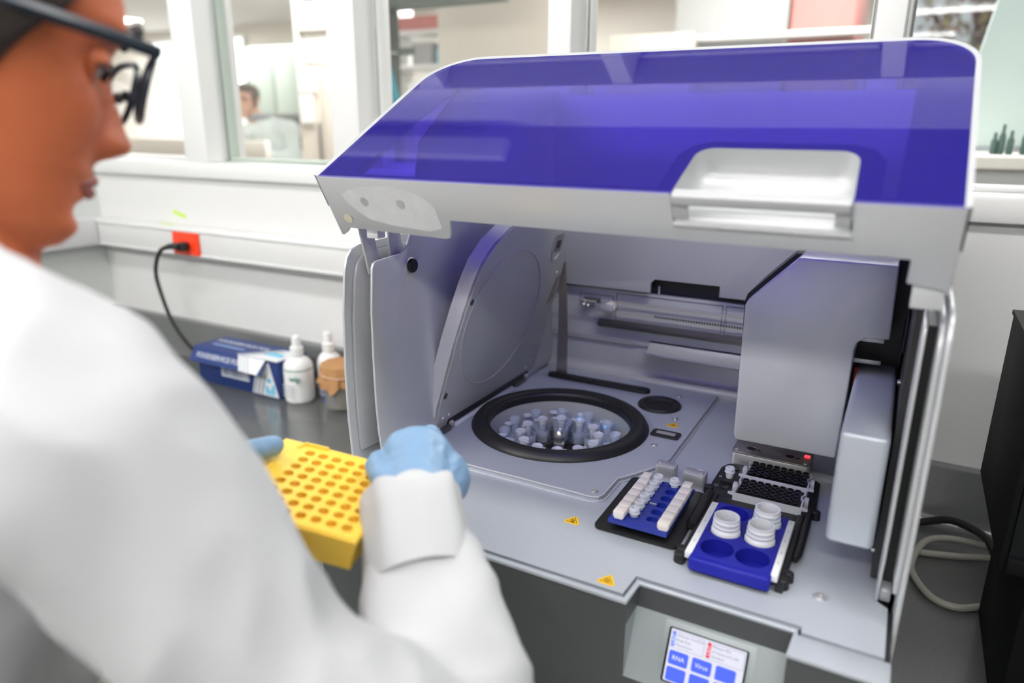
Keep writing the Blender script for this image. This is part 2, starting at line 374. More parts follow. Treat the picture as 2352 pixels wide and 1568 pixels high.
# window wall: sill, head, mullions, then each window with its sash and pane
struct(finish('trim_sill', MB().box(-1.6, 3.3, 0.762, 0.90, 0.298, 0.341), M['sill_white'], bev=0.006))
struct(finish('trim_head', MB().box(-1.6, 3.3, 0.765, 0.90, 1.205, 1.238), M['sill_white'], bev=0.005))
MUL = [(-1.164, -1.074), (-0.632, -0.549), (-0.071, -0.021), (0.501, 0.544), (1.08, 1.13), (1.64, 1.69), (2.4, 2.45)]
for i, (a, b) in enumerate(MUL):
    t = MB().box(a, b, 0.768, 0.90, 0.341, 1.205)
    struct(finish('trim_mullion', t, M['sill_white'], bev=0.004))
edges = [-1.60] + [v for m in MUL for v in m] + [3.3]
for i in range(0, len(edges), 2):
    a, b = edges[i], edges[i + 1]
    t = 0.010
    f = MB().box(a, a + t, 0.835, 0.868, 0.341, 1.205).box(b - t, b, 0.835, 0.868, 0.341, 1.205).box(a + t, b - t, 0.835, 0.868, 0.341, 0.352).box(a + t, b - t, 0.835, 0.868, 1.19, 1.205)
    fo = struct(finish('window_%d' % (i // 2 + 1), f, M['greengrey'] if i in (2,) else M['sill_white'], bev=0.002))
    pm = MB(); pm.poly([(a + t, 0.85, 0.352), (b - t, 0.85, 0.352), (b - t, 0.85, 1.19), (a + t, 0.85, 1.19)]); finish('pane', pm, M['glass'], parent=fo, smooth=False)
# wall trunking
tr = MB().ext([(0.732, 0.088), (0.78, 0.088), (0.78, 0.166), (0.740, 0.166), (0.732, 0.160)], 'x', -1.6, 0.35)
rw = struct(finish('trim_trunking', tr, M['raceway'], bev=0.003))
finish('lip', MB().box(-1.6, 0.35, 0.7285, 0.733, 0.088, 0.094).box(-1.6, 0.35, 0.7285, 0.733, 0.154, 0.160), M['raceway'], parent=rw, bev=0.001)
struct(finish('trim_trunking_left', MB().box(-1.6, -1.552, -2.4, 0.73, 0.088, 0.166), M['raceway'], bev=0.003))
struct(finish('trim_conduit', MB().box(-1.6, -0.42, 0.665, 0.725, CEIL - 0.03, CEIL), M['raceway'], bev=0.004))
# ceiling lamps
for i, (x, y, sx, sy) in enumerate(LAMPS):
    r = root('ceiling_light', ['surface-mounted fluorescent strip lamp on the lab ceiling above the left bench', 'fluorescent strip lamp on the ceiling above the workstation', 'rear fluorescent strip lamp behind the camera on the left', 'rear fluorescent strip lamp behind the camera on the right', 'fluorescent strip lamp over the right end of the bench', 'rear fluorescent strip lamp at the far right'][i], 'lamp', (x, y, CEIL - 0.06))
    finish('housing', MB().box(x - sx / 2 - 0.02, x + sx / 2 + 0.02, y - sy / 2 - 0.02, y + sy / 2 + 0.02, CEIL - 0.035, CEIL), M['white_pl'], r, bev=0.004)
    finish('diffuser', MB().box(x - sx / 2, x + sx / 2, y - sy / 2, y + sy / 2, CEIL - 0.10, CEIL - 0.035), M[['lamp', 'lamp', 'lamp_rear_left', 'lamp_rear', 'lamp_right', 'lamp_right'][i]], r, bev=0.012)
for i, (x, y, sx, sy) in enumerate(FARLAMPS):
    r = root('ceiling_light', 'fluorescent panel on the far-room ceiling, ' + ['above the green-grey cabinet', 'above the beige locker', 'over the counter left of the far person', 'above the dusty red reflection block', 'above the white open shelves', 'near the glazing with the tree outside', 'added to brighten the wall of the far windows'][i], 'lamp', (x, y, 1.58), 'ceiling panels of the far room')
    finish('housing', MB().box(x - sx / 2 - 0.02, x + sx / 2 + 0.02, y - sy / 2 - 0.02, y + sy / 2 + 0.02, 1.60, 1.62), M['white_pl'], r)
    finish('diffuser', MB().box(x - sx / 2, x + sx / 2, y - sy / 2, y + sy / 2, 1.575, 1.60), M['farlamp'], r)
# bench
BZ = -0.22
bench = root('lab_bench', 'long grey epoxy lab bench with low backsplash under the window wall', 'bench', (0.8, 0.36, FZ))
finish('worktop', MB().box(-1.597, 3.297, -0.03, 0.757, BZ - 0.036, BZ), M['bench'], bench, bev=0.004)
bs = MB().ext([(0.757, BZ - 0.03), (0.7795, BZ - 0.03), (0.7795, -0.116), (0.757, -0.116), (0.755, -0.12), (0.755, BZ + 0.02), (0.748, BZ + 0.006), (0.738, BZ), (0.738, BZ - 0.03)], 'x', -1.597, 3.297)
finish('backsplash', bs, M['bench'], bench, bev=0.0)
for x in (-1.55, 0.2, 1.9, 3.2):
    finish('support_panel', MB().box(x, x + 0.03, 0.03, 0.72, FZ, BZ - 0.036), M['cabinet'], bench, bev=0.003)
finish('back_rail', MB().box(-1.55, 3.23, 0.69, 0.71, FZ + 0.1, BZ - 0.1), M['cabinet'], bench)

# ------------------------------------------------------------------ on the wall
op = root('outlet_plate', 'bright orange-red socket plate on the white wall trunking', 'socket', (-1.151, 0.728, 0.122))
finish('plate', MB().rrect(-0.053, 0.053, -0.031, 0.031, 0, 0.006, 0.003).xf(Matrix.Translation((-1.151, 0.7315, 0.122)) @ Matrix.Rotation(PI / 2, 4, 'X')), M['orange'], op, bev=0.0015)
for dx in (-0.024, 0.024):
    finish('receptacle', MB().rrect(dx - 0.017, dx + 0.017, -0.014, 0.014, 0.006, 0.0075, 0.008).xf(Matrix.Translation((-1.151, 0.7315, 0.122)) @ Matrix.Rotation(PI / 2, 4, 'X')), M['orange'], op, bev=0.0005)
pc = root('power_cord', 'black power cord plugged into the orange socket and trailing behind the foil box', 'cord', (-1.14, 0.72, 0.12))
finish('plug', MB().rrect(-0.013, 0.013, -0.012, 0.012, 0, 0.026, 0.006).xf(Matrix.Translation((-1.144, 0.724, 0.117)) @ Matrix.Rotation(PI / 2, 4, 'X')), M['cable_black'], pc, bev=0.003)
pl = [(-1.15, 0.70, 0.119), (-1.174, 0.693, 0.118), (-1.208, 0.69, 0.106), (-1.236, 0.69, 0.07), (-1.245, 0.69, 0.02), (-1.218, 0.69, -0.068), (-1.19, 0.69, -0.115), (-1.15, 0.69, -0.155), (-1.10, 0.70, -0.2), (-1.05, 0.71, -0.2145), (-0.93, 0.728, -0.2145), (-0.8, 0.728, -0.2145)]
def smoothpath(p, k=5):
    P = [Vector(q) for q in p]; out = []
    for i in range(len(P) - 1):
        a, b, c, d = P[max(i - 1, 0)], P[i], P[i + 1], P[min(i + 2, len(P) - 1)]
        for j in range(k):
            t = j / k
            out.append(0.5 * ((2 * b) + (c - a) * t + (2 * a - 5 * b + 4 * c - d) * t * t + (3 * b - a - 3 * c + d) * t ** 3))
    out.append(P[-1]); return out
finish('strain_relief', MB().tube([(-1.144, 0.70, 0.117), (-1.158, 0.697, 0.119), (-1.174, 0.693, 0.118), (-1.2, 0.69, 0.110)], [0.011, 0.010, 0.008, 0.006], 10), M['cable_black'], pc)
finish('cable', MB().tube(smoothpath(pl), 0.0055, 8), M['cable_black'], pc)
def strip(p0, p1, h, t=0.0006):
    a = Vector(p0); b = Vector(p1); mb = MB(); up = Vector((0, 0, h / 2)); n = Vector((0, -t, 0))
    A = [a - up, b - up, b + up, a + up]
    lo = mb._v(A); hi = mb._v([q + n for q in A])
    mb.bm.faces.new(lo); mb.bm.faces.new(hi[::-1])
    for i in range(4): mb.bm.faces.new((lo[i], lo[(i + 1) % 4], hi[(i + 1) % 4], hi[i]))
    return mb
tag(finish('tape_strip', strip((-1.258, 0.7799, 0.199), (-1.205, 0.7799, 0.187), 0.0115), M['tape']), 'short lime green tape strip on the white wall above the socket', 'tape')
tag(finish('tape_strip', MB().box(-1.29, -1.235, 0.750, 0.764, 0.166, 0.1667), M['tape']), 'faded lime tape scrap lying on top of the white trunking', 'tape')

# ------------------------------------------------------------------ things on the left bench
fb = root('foil_box', 'navy and white cardboard foil box with open lid flap on the left bench', 'box', (-0.85, 0.667, BZ))
X0, X1, Y0, Y1, ZT = -1.015, -0.720, 0.617, 0.717, -0.125
finish('carton', MB().box(X0, X1, Y0, Y1, BZ, ZT), M['navy'], fb, bev=0.002)
lid_top = MB().ext([(Y0 - 0.002, ZT + 0.001), (Y1, ZT + 0.001), (Y1, ZT + 0.0025), (Y0 - 0.004, ZT + 0.0045)], 'x', X0 - 0.001, X1 + 0.001)
finish('lid', lid_top, M['navy'], fb)
flap = MB().ext([(Y0 - 0.004, ZT + 0.0045), (Y0 - 0.026, ZT - 0.030), (Y0 - 0.024, ZT - 0.031), (Y0 - 0.002, ZT + 0.003)], 'x', X0, X1 - 0.035)
finish('lid_flap', flap, M['navy'], fb)
# printed areas: white ends, stripes, cyan marks, lettering
def flapP(x, t, o=0.0006):   # a point on the flap's face, t from the hinge (0) to the free edge (1)
    return (x, Y0 - 0.004 - 0.022 * t - o * 0.84, ZT + 0.0045 - 0.0345 * t - o * 0.5 + 0.0)
def quad(mb, pts, n, th=0.0005):
    a = [Vector(p) for p in pts]; n = Vector(n).normalized() * th
    A = mb._v(a); B = mb._v([p + n for p in a]); k = len(a)
    mb.bm.faces.new(A[::-1]); mb.bm.faces.new(B)
    for i in range(k): mb.bm.faces.new((A[i], A[(i + 1) % k], B[(i + 1) % k], B[i]))
    return mb
zt = ZT + 0.0035
finish('white_print', quad(MB(), [(-0.86, Y0 - 0.002, zt + 0.001), (X1, Y0 - 0.002, zt + 0.001), (X1, Y1 - 0.01, zt - 0.0008), (-0.78, Y1 - 0.02, zt - 0.0006)], (0, 0, 1)), M['card_white'], fb)
finish('white_print', quad(MB(), [flapP(-0.85, 0), flapP(X1 - 0.036, 0), flapP(X1 - 0.048, 0.98), flapP(-0.83, 0.98)], (0, -0.84, 0.5)), M['card_white'], fb)
finish('white_print', quad(MB(), [(-0.815, Y0 - 0.0003, BZ + 0.004), (X1 - 0.004, Y0 - 0.0003, BZ + 0.004), (X1 - 0.03, Y0 - 0.0003, ZT - 0.004), (-0.79, Y0 - 0.0003, ZT - 0.004)], (0, -1, 0)), M['card_white'], fb)
for k in range(3):
    xa = -0.843 + k * 0.012
    finish('grey_stripe', quad(MB(), [flapP(xa, 0, 0.001), flapP(xa + 0.004, 0, 0.001), flapP(xa + 0.024, 0.97, 0.001), flapP(xa + 0.020, 0.97, 0.001)], (0, -0.84, 0.5)), M['card_grey'], fb)
    finish('grey_stripe', quad(MB(), [(-0.811 + k * 0.013, Y0 - 0.0009, BZ + 0.005), (-0.804 + k * 0.013, Y0 - 0.0009, BZ + 0.005), (-0.787 + k * 0.013, Y0 - 0.0009, ZT - 0.035), (-0.794 + k * 0.013, Y0 - 0.0009, ZT - 0.035)], (0, -1, 0)), M['card_grey'], fb)
    finish('grey_stripe', quad(MB(), [(-0.853 + k * 0.006, Y0, zt + 0.0018), (-0.849 + k * 0.006, Y0, zt + 0.0018), (-0.770 + k * 0.006, Y1 - 0.03, zt + 0.0002), (-0.774 + k * 0.006, Y1 - 0.03, zt + 0.0002)], (0, 0, 1)), M['card_grey'], fb)
for (a, b, c, d) in ((-0.767, -0.757, 0.008, 0.03), (-0.755, -0.747, 0.008, 0.022), (-0.745, -0.735, 0.008, 0.035), (-0.76, -0.745, 0.04, 0.05)):
    finish('blue_print', quad(MB(), [(a, Y0 - 0.0009, BZ + c), (b, Y0 - 0.0009, BZ + c), (b, Y0 - 0.0009, BZ + d), (a, Y0 - 0.0009, BZ + d)], (0, -1, 0)), M['card_cyan'], fb)
finish('blue_print', quad(MB(), [(-0.80, Y0 + 0.03, zt + 0.0012), (-0.735, Y0 + 0.03, zt + 0.0012), (-0.745, Y0 + 0.05, zt + 0.0008), (-0.79, Y0 + 0.05, zt + 0.0008)], (0, 0, 1), 0.0006), M['card_cyan'], fb)
text('lettering', 'FOODSERVICE FOIL', 0.019, M['ink_white'], fb, flapP(-0.995, 0.5, 0.001), (1, 0, 0), (0, 0.54, 0.84))
text('lettering', 'FOODSERVICE FOIL', 0.022, M['ink_white'], fb, (-1.003, Y0 + 0.063, zt + 0.0004), (1, 0, 0), (0, 1, -0.02))
finish('pale_print', quad(MB(), [(-0.985, Y0 + 0.026, zt + 0.001), (-0.87, Y0 + 0.026, zt + 0.001), (-0.87, Y0 + 0.036, zt + 0.0008), (-0.985, Y0 + 0.036, zt + 0.0008)], (0, 0, 1)), M['ink_lightblue'], fb)
bc = MB()
quad(bc, [(-0.925, Y0 - 0.0004, BZ + 0.03), (-0.825, Y0 - 0.0004, BZ + 0.03), (-0.825, Y0 - 0.0004, BZ + 0.062), (-0.925, Y0 - 0.0004, BZ + 0.062)], (0, -1, 0))
finish('barcode_panel', bc, M['card_white'], fb)
bb = MB()
xx = -0.921
random.seed(3)
while xx < -0.829:
    wd = random.choice((0.001, 0.0018, 0.003)); quad(bb, [(xx, Y0 - 0.001, BZ + 0.034), (xx + wd, Y0 - 0.001, BZ + 0.034), (xx + wd, Y0 - 0.001, BZ + 0.062), (xx, Y0 - 0.001, BZ + 0.062)], (0, -1, 0), 0.0003); xx += wd + random.choice((0.0014, 0.0025))
o = finish('barcode', bb, M['navy'], fb); o['kind'] = 'stuff'

def spray_bottle(x, y, label, k=1.0):
    b = root('bottle', label, 'bottle', (x, y, BZ), 'small white bottles beside the foil box')
    finish('body', MB().lathe([(0, BZ), (0.033 * k, BZ), (0.036 * k, BZ + 0.004), (0.036 * k, BZ + 0.082), (0.034 * k, BZ + 0.096), (0.026 * k, BZ + 0.107), (0.014, BZ + 0.113), (0.013, BZ + 0.12), (0, BZ + 0.12)], (x, y, 0), 28), M['white_pl'], b)
    finish('cap', MB().lathe([(0.0155, BZ + 0.117), (0.016, BZ + 0.137), (0.0115, BZ + 0.140), (0.0105, BZ + 0.162), (0.007, BZ + 0.166), (0, BZ + 0.166)], (x, y, 0), 20), M['white_pl'], b)
    return b
sb = spray_bottle(-0.682, 0.648, 'white plastic bottle with a green line and lettering, in front of its twin')
finish('green_line', MB().lathe([(0.0363, BZ + 0.083), (0.0363, BZ + 0.0855)], (-0.682, 0.648, 0), 28), M['ink_green'], sb)
text('lettering', 'wip', 0.022, M['ink_green'], sb, (-0.678, 0.648 - 0.0364, BZ + 0.065), (1, 0.22, 0), (0, 0, 1), 0.0008)
for k in range(4):
    finish('small_print', quad(MB(), [(-0.70, 0.6115, BZ + 0.045 - k * 0.009), (-0.666, 0.6115, BZ + 0.045 - k * 0.009), (-0.666, 0.6115, BZ + 0.048 - k * 0.009), (-0.70, 0.6115, BZ + 0.048 - k * 0.009)], (0, -1, 0), 0.0012), M['ink_grey'], sb)
spray_bottle(-0.638, 0.712, 'plain white plastic bottle half hidden behind the labelled bottle', 0.85)
bk = root('beaker', 'plastic beaker tied over with brown paper beside the white bottles', 'beaker', (-0.558, 0.668, BZ))
finish('vessel', MB().lathe([(0, BZ + 0.002), (0.042, BZ + 0.002), (0.046, BZ + 0.006), (0.049, BZ + 0.10), (0.047, BZ + 0.10), (0.044, BZ + 0.008), (0, BZ + 0.005)], (-0.558, 0.668, 0), 32), M['beaker'], bk)
pp = MB(); prof = []
for i in range(49):
    pass
n = 48
top = [pp.bm.verts.new((-0.558, 0.668, BZ + 0.113))]
rings = []
for (r, z, am) in ((0.03, BZ + 0.1135, 0.0), (0.049, BZ + 0.110, 0.001), (0.0515, BZ + 0.098, 0.001), (0.0515, BZ + 0.088, 0.0015), (0.054, BZ + 0.075, 0.003), (0.0565, BZ + 0.062, 0.006)):
    rg = []
    for i in range(n):
        a = 2 * PI * i / n; k = math.sin(9 * a) + 0.6 * math.sin(17 * a + 1)
        zz = z - (0.016 * max(0, math.cos(a * 4 - 0.6)) if z < BZ + 0.07 else 0)
        rg.append(pp.bm.verts.new((-0.558 + (r + am * k) * math.cos(a), 0.668 + (r + am * k) * math.sin(a), zz)))
    rings.append(rg)
for i in range(n): pp.bm.faces.new((top[0], rings[0][i], rings[0][(i + 1) % n]))
for a, b in zip(rings[:-1], rings[1:]):
    for i in range(n): pp.bm.faces.new((a[i], b[i], b[(i + 1) % n], a[(i + 1) % n]))
finish('paper_cover', pp, M['kraft'], bk)
finish('rubber_band', MB().tube([(-0.558 + 0.0535 * math.cos(2 * PI * i / 32), 0.668 + 0.0535 * math.sin(2 * PI * i / 32), BZ + 0.088 + 0.002 * math.sin(4 * PI * i / 32)) for i in range(32)], 0.0018, 6, closed=True), M['band'], bk)
for k in range(5):
    zc = BZ + 0.02 + 0.012 * k
    finish('graduation', MB().box(-0.585, -0.57 + (0.006 if k % 2 else 0), 0.6262 - 0.0012 - 0.0006 * k, 0.6264 - 0.0006 * k, zc, zc + 0.003), M['ink_blue'], bk)
finish('blue_writing', MB().box(-0.562, -0.546, 0.6245, 0.6262, BZ + 0.016, BZ + 0.034), M['ink_blue'], bk)
mk = root('marker', 'orange-red capped marker standing behind the beaker by the instrument side', 'marker', (-0.562, 0.727, BZ))
finish('barrel', MB().lathe([(0, BZ), (0.0065, BZ), (0.0075, BZ + 0.006), (0.0075, BZ + 0.11), (0, BZ + 0.11)], (-0.562, 0.727, 0), 14), M['white_pl'], mk)
finish('cap', MB().lathe([(0.0086, BZ + 0.10), (0.0086, BZ + 0.168), (0.006, BZ + 0.172), (0, BZ + 0.172)], (-0.562, 0.727, 0), 14), M['orange'], mk)

# ------------------------------------------------------------------ right bench: black boxes and cables
bx = root('instrument_base', 'tall matt black box standing on the bench at the right edge', 'equipment', (0.86, 0.38, BZ))
finish('housing', MB().box(0.757, 1.0, 0.27, 0.505, BZ, -0.005), M['matt_black'], bx, bev=0.003)
finish('front_panel', MB().box(0.775, 0.985, 0.262, 0.271, BZ + 0.02, -0.02), M['matt_black'], bx, bev=0.002)
sh = root('acrylic_hood', 'smoked black acrylic hood resting on the tall black box', 'hood', (0.86, 0.38, -0.005))
finish('side_wall', MB().box(0.724, 0.730, 0.245, 0.50, -0.005, 0.215), M['matt_black'], sh, bev=0.001)
finish('side_wall', MB().box(1.02, 1.026, 0.245, 0.50, -0.005, 0.215), M['matt_black'], sh, bev=0.001)
finish('base_rim', MB().box(0.730, 1.02, 0.24, 0.50, -0.005, 0.012), M['matt_black'], sh, bev=0.002)
finish('back_wall', MB().box(0.730, 1.02, 0.494, 0.50, 0.012, 0.215), M['smoke'], sh)
fp = MB().box(0.731, 1.019, 0.245, 0.250, 0.012, 0.21)
finish('front_sheet', fp, M['smoke'], sh)
finish('top_sheet', MB().box(0.722, 1.028, 0.243, 0.502, 0.215, 0.221), M['matt_black'], sh, bev=0.001)
for z in (0.06, 0.12, 0.17):
    finish('shelf', MB().box(0.731, 1.019, 0.251, 0.493, z, z + 0.004), M['smoke'], sh, bev=0.0008)
loop = [(0.63, 0.628, BZ + 0.006), (0.67, 0.622, BZ + 0.006), (0.73, 0.638, BZ + 0.006), (0.80, 0.662, BZ + 0.007), (0.90, 0.672, BZ + 0.006), (1.10, 0.66, BZ + 0.006), (1.16, 0.60, BZ + 0.006), (1.10, 0.535, BZ + 0.006), (0.90, 0.528, BZ + 0.006), (0.80, 0.522, BZ + 0.006), (0.765, 0.513, BZ + 0.006), (0.73, 0.492, BZ + 0.006), (0.700, 0.500, BZ + 0.006), (0.678, 0.54, BZ + 0.006), (0.672, 0.585, BZ + 0.006), (0.688, 0.64, BZ + 0.0175), (0.72, 0.668, BZ + 0.0185), (0.77, 0.672, BZ + 0.0185), (0.85, 0.655, BZ + 0.0185), (0.97, 0.645, BZ + 0.0185), (1.3, 0.64, BZ + 0.02)]
tag(finish('cable', MB().tube(smoothpath(loop), 0.0052, 10), M['cable_grey']), 'grey-beige cable looped on the bench right of the instrument', 'cable')
blk = [(0.63, 0.712, BZ + 0.0075), (0.68, 0.713, BZ + 0.014), (0.72, 0.708, BZ + 0.032), (0.75, 0.69, BZ + 0.036), (0.775, 0.655, BZ + 0.036), (0.79, 0.60, BZ + 0.018), (0.805, 0.572, BZ + 0.0075), (0.84, 0.560, BZ + 0.0075), (0.88, 0.558, BZ + 0.025), (0.90, 0.535, BZ + 0.045), (0.90, 0.508, BZ + 0.05)]
tag(finish('cable', MB().tube(smoothpath(blk), 0.0065, 10), M['cable_black']), 'black cable crossing over the grey-beige looped cable on the bench', 'cable')

# ------------------------------------------------------------------ the sample preparation instrument
ins = root('lab_instrument', 'silver automated sample preparation instrument with raised violet lid on the bench', 'instrument', (0.3125, 0.3, BZ))
CX, CY = 0.168, 0.347            # centrifuge axis
# lower body
finish('lower_body', MB().box(0.004, 0.626, 0.045, 0.655, BZ + 0.012, -0.10).box(0.004, 0.626, 0.595, 0.655, -0.10, -0.004).box(0.004, 0.036, 0.045, 0.6, -0.1, -0.008).box(0.31, 0.626, 0.045, 0.6, -0.1, -0.03), M['front'], ins)
for x in (0.05, 0.58):
    for y in (0.08, 0.6): finish('foot', MB().lathe([(0, BZ), (0.018, BZ), (0.016, BZ + 0.013), (0, BZ + 0.013)], (x, y, 0), 16), M['rubber'], ins)
fpn = MB().box(0.0, 0.4005, 0.004, 0.046, BZ + 0.012, -0.0052).box(0.5495, 0.63, 0.004, 0.046, BZ + 0.012, -0.0052).box(0.4005, 0.5495, 0.004, 0.046, BZ + 0.012, -0.0925)
finish('front_panel', fpn, M['front'], ins, smooth=False)
# silver lip round the front edge, following the touchscreen notch
lip = [(0, -0.002), (0.4015, -0.002), (0.4035, 0.0335), (0.5505, 0.0335), (0.5485, -0.002), (0.63, -0.002), (0.63, 0.0295), (0.5545, 0.0295), (0.5535, 0.0385), (0.3985, 0.0385), (0.3965, 0.0045), (0, 0.0045)]
finish('front_lip', MB().ext(lip, 'z', -0.0052, -0.0008), M['deck'], ins, bev=0.0010)
# deck sheet with the opening for the centrifuge
def sheet(mb, polys, holes, z0, z1, seg=64):
    """flat sheet from 2-D pieces and hole cells, given thickness downwards"""
    bm = mb.bm; n0 = len(bm.faces)
    for p in polys: mb.poly([(x, y, z1) for x, y in p])
    mb.holes(holes, z1, 0, seg)
    fs = bm.faces[:][n0:]; bmesh.ops.recalc_face_normals(bm, faces=fs)
    r = bmesh.ops.extrude_face_region(bm, geom=fs); vs = [g for g in r['geom'] if isinstance(g, bmesh.types.BMVert)]
    bmesh.ops.translate(bm, vec=(0, 0, z0 - z1), verts=vs); return mb
hx0, hx1, hy0, hy1 = CX - 0.118, CX + 0.118, CY - 0.118, CY + 0.118
deck = sheet(MB(), [[(0.004, 0.0075), (0.3945, 0.0075), (0.3965, 0.0415), (0.3965, hy0), (0.004, hy0)],
                    [(0.3965, 0.0415), (0.5565, 0.0415), (0.5565, 0.0325), (0.6245, 0.0325), (0.6245, 0.108), (0.613, 0.118), (0.613, hy0), (0.3965, hy0)],
                    [(0.004, hy0), (hx0, hy0), (hx0, hy1), (0.004, hy1)], [(hx1, hy0), (0.613, hy0), (0.613, hy1), (hx1, hy1)],
                    [(0.004, hy1), (0.613, hy1), (0.613, 0.612), (0.004, 0.612)]], [(hx0, hx1, hy0, hy1, CX, CY, 0.1125)], -0.006, 0.0)
dk = finish('deck', deck, M['deck'], ins, bev=0.0)
finish('groove', MB().box(0.002, 0.397, 0.0038, 0.0082, -0.0048, -0.0044).box(0.397, 0.557, 0.036, 0.042, -0.0048, -0.0044).box(0.553, 0.628, 0.028, 0.033, -0.0048, -0.0044).box(0.622, 0.629, 0.03, 0.11, -0.0048, -0.0044), M['dark'], ins, smooth=False)
# touchscreen recess: tilted panel, flanks, screen
tilt = Vector((0, 0.0345 - 0.004, -0.030 + 0.0915)).normalized()     # up along the tilted panel
nrm = Vector((0, -tilt.z, tilt.y))                                   # out of the panel, toward the user
rcm = mat('shaded_recess_silver', (0.34, 0.375, 0.385), 0.42, 0.2, grain=0.08, gscale=1500)  # deck silver made darker: the recess's weaker light is put into the colour
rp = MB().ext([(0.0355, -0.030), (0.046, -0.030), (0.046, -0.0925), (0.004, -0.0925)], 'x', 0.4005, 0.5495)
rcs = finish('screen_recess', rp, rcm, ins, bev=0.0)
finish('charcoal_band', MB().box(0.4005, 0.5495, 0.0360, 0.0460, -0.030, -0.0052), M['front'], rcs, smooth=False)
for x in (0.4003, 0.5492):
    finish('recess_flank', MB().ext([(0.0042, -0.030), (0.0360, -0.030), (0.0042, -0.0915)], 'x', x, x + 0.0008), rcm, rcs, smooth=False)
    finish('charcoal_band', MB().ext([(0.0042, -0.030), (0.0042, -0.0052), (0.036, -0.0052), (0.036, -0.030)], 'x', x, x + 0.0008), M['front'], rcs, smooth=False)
def SP(u, v, o=0.0):    # u across the screen from its left edge, v down from its top edge
    return Vector((0.4402 + u, 0.0, 0.0)) + Vector((0, 0.0312, -0.0384)) - tilt * v + nrm * o
SW, SH = 0.0727, 0.0500
def spq(u0, u1, v0, v1, o, th=0.0002, r=0.0):
    mb = MB()
    pts = [(u0, v1), (u1, v1), (u1, v0), (u0, v0)] if not r else rr(u0, u1, v0, v1, r, 4)
    A = mb._v([SP(u, v, o) for u, v in pts]); B = mb._v([SP(u, v, o + th) for u, v in pts]); k = len(pts)
    mb.bm.faces.new(A); mb.bm.faces.new(B)
    for i in range(k): mb.bm.faces.new((A[i], A[(i + 1) % k], B[(i + 1) % k], B[i]))
    return mb
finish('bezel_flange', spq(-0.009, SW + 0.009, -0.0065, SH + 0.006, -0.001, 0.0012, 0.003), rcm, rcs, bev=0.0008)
scr = finish('touchscreen', spq(-0.0022, SW + 0.0022, -0.0012, SH + 0.0012, 0.0008, 0.0006, 0.002), M['black_gloss'], ins)
finish('display', spq(0, SW, 0, SH, 0.0015, 0.0002, 0.001), M['scr_bg'], scr, smooth=False)
for (u0, u1, v0, v1) in ((0.0015, 0.0335, 0.0018, 0.0165), (0.0362, 0.0715, 0.0018, 0.0165)):
    finish('panel_outline', spq(u0, u1, v0, v1 + 0.0012, 0.0017, 0.0001, 0.001), M['scr_text'], scr, smooth=False)
    finish('panel_face', spq(u0 + 0.0003, u1 - 0.0003, v0 + 0.0003, v1 + 0.0009, 0.0018, 0.0001, 0.001), M['scr_bg'], scr, smooth=False)
finish('last_tab', spq(0.0018, 0.0053, 0.0024, 0.0165, 0.002, 0.0001, 0.0012), M['scr_ltblue'], scr, smooth=False)
finish('last_tab', spq(0.0365, 0.0400, 0.0024, 0.0165, 0.002, 0.0001, 0.0012), M['scr_red'], scr, smooth=False)
up = tilt
for u in (0.00355, 0.03825):
    text('lettering', 'LAST', 0.0044, M['scr_white'], scr, SP(u, 0.0094, 0.0022), up, (-1, 0, 0), 0.00005, 'CENTER')
for k, s_ in enumerate(('QIAamp Viral RNA', 'Body fluid', 'Manual lysis')): text('lettering', s_, 0.0034, M['scr_text'], scr, SP(0.0064, 0.0048 + 0.0046 * k, 0.0021), (1, 0, 0), up, 0.00004)
for k, s_ in enumerate(('RNeasy Mini', 'of tissues and cells', 'Standard')): text('lettering', s_, 0.0034, M['scr_text'], scr, SP(0.0412, 0.0048 + 0.0046 * k, 0.0021), (1, 0, 0), up, 0.00004)
for r_ in range(2):
    for c_ in range(3):
        u = 0.0018 + c_ * 0.0228; v = 0.0202 + r_ * 0.0156
        finish('screen_button', spq(u, u + 0.0190, v, v + 0.0132, 0.0018, 0.0003, 0.0018), M['scr_blue'], scr, smooth=False)
text('lettering', 'RNA', 0.0060, M['scr_white'], scr, SP(0.0113, 0.0268, 0.0023), (1, 0, 0), up, 0.00005, 'CENTER')
text('lettering', 'Virus', 0.0060, M['scr_white'], scr, SP(0.0341, 0.0268, 0.0023), (1, 0, 0), up, 0.00005, 'CENTER')

# centrifuge cover plate, gasket, bowl, rotor
cpz = 0.006
cp_polys = [[(0.032, 0.163), (0.297, 0.163), (0.3045, 0.167), (0.3075, 0.1745), (0.3075, 0.2185), (hx1, 0.2185), (hx1, hy0), (0.032, hy0)] if False else [(0.032, 0.163), (0.296, 0.163), (0.3045, 0.1665), (0.3075, 0.1745), (0.3075, 0.2225), (0.3125, hy0), (0.032, hy0)],
            [(0.032, hy0), (hx0, hy0), (hx0, hy1), (0.032, hy1)], [(hx1, hy0), (0.3125, hy0), (0.3375, 0.272), (0.3455, 0.289), (0.3495, 0.31), (0.3495, hy1), (hx1, hy1)],
            [(0.032, hy1), (0.3495, hy1), (0.3495, 0.588), (0.032, 0.588)]]
cp = finish('centrifuge_plate', sheet(MB(), cp_polys, [(hx0, hx1, hy0, hy1, CX, CY, 0.1125)], 0.0, cpz), M['deck'], ins)
edge = [(0.032, 0.163), (0.296, 0.163), (0.3045, 0.1665), (0.3075, 0.1745), (0.3075, 0.2225), (0.3125, hy0), (0.3375, 0.272), (0.3455, 0.289), (0.3495, 0.31), (0.3495, 0.588)]
finish('plate_rim', MB().tube([(x, y, 0.0048) for x, y in edge], 0.0014, 8), M['alu'], cp)
finish('plate_rim', MB().tube([(x + (0.004 if i > 2 else 0), y - (0.005 if i < 4 else 0), 0.0008) for i, (x, y) in enumerate(edge)], 0.0012, 8), M['alu'], cp)
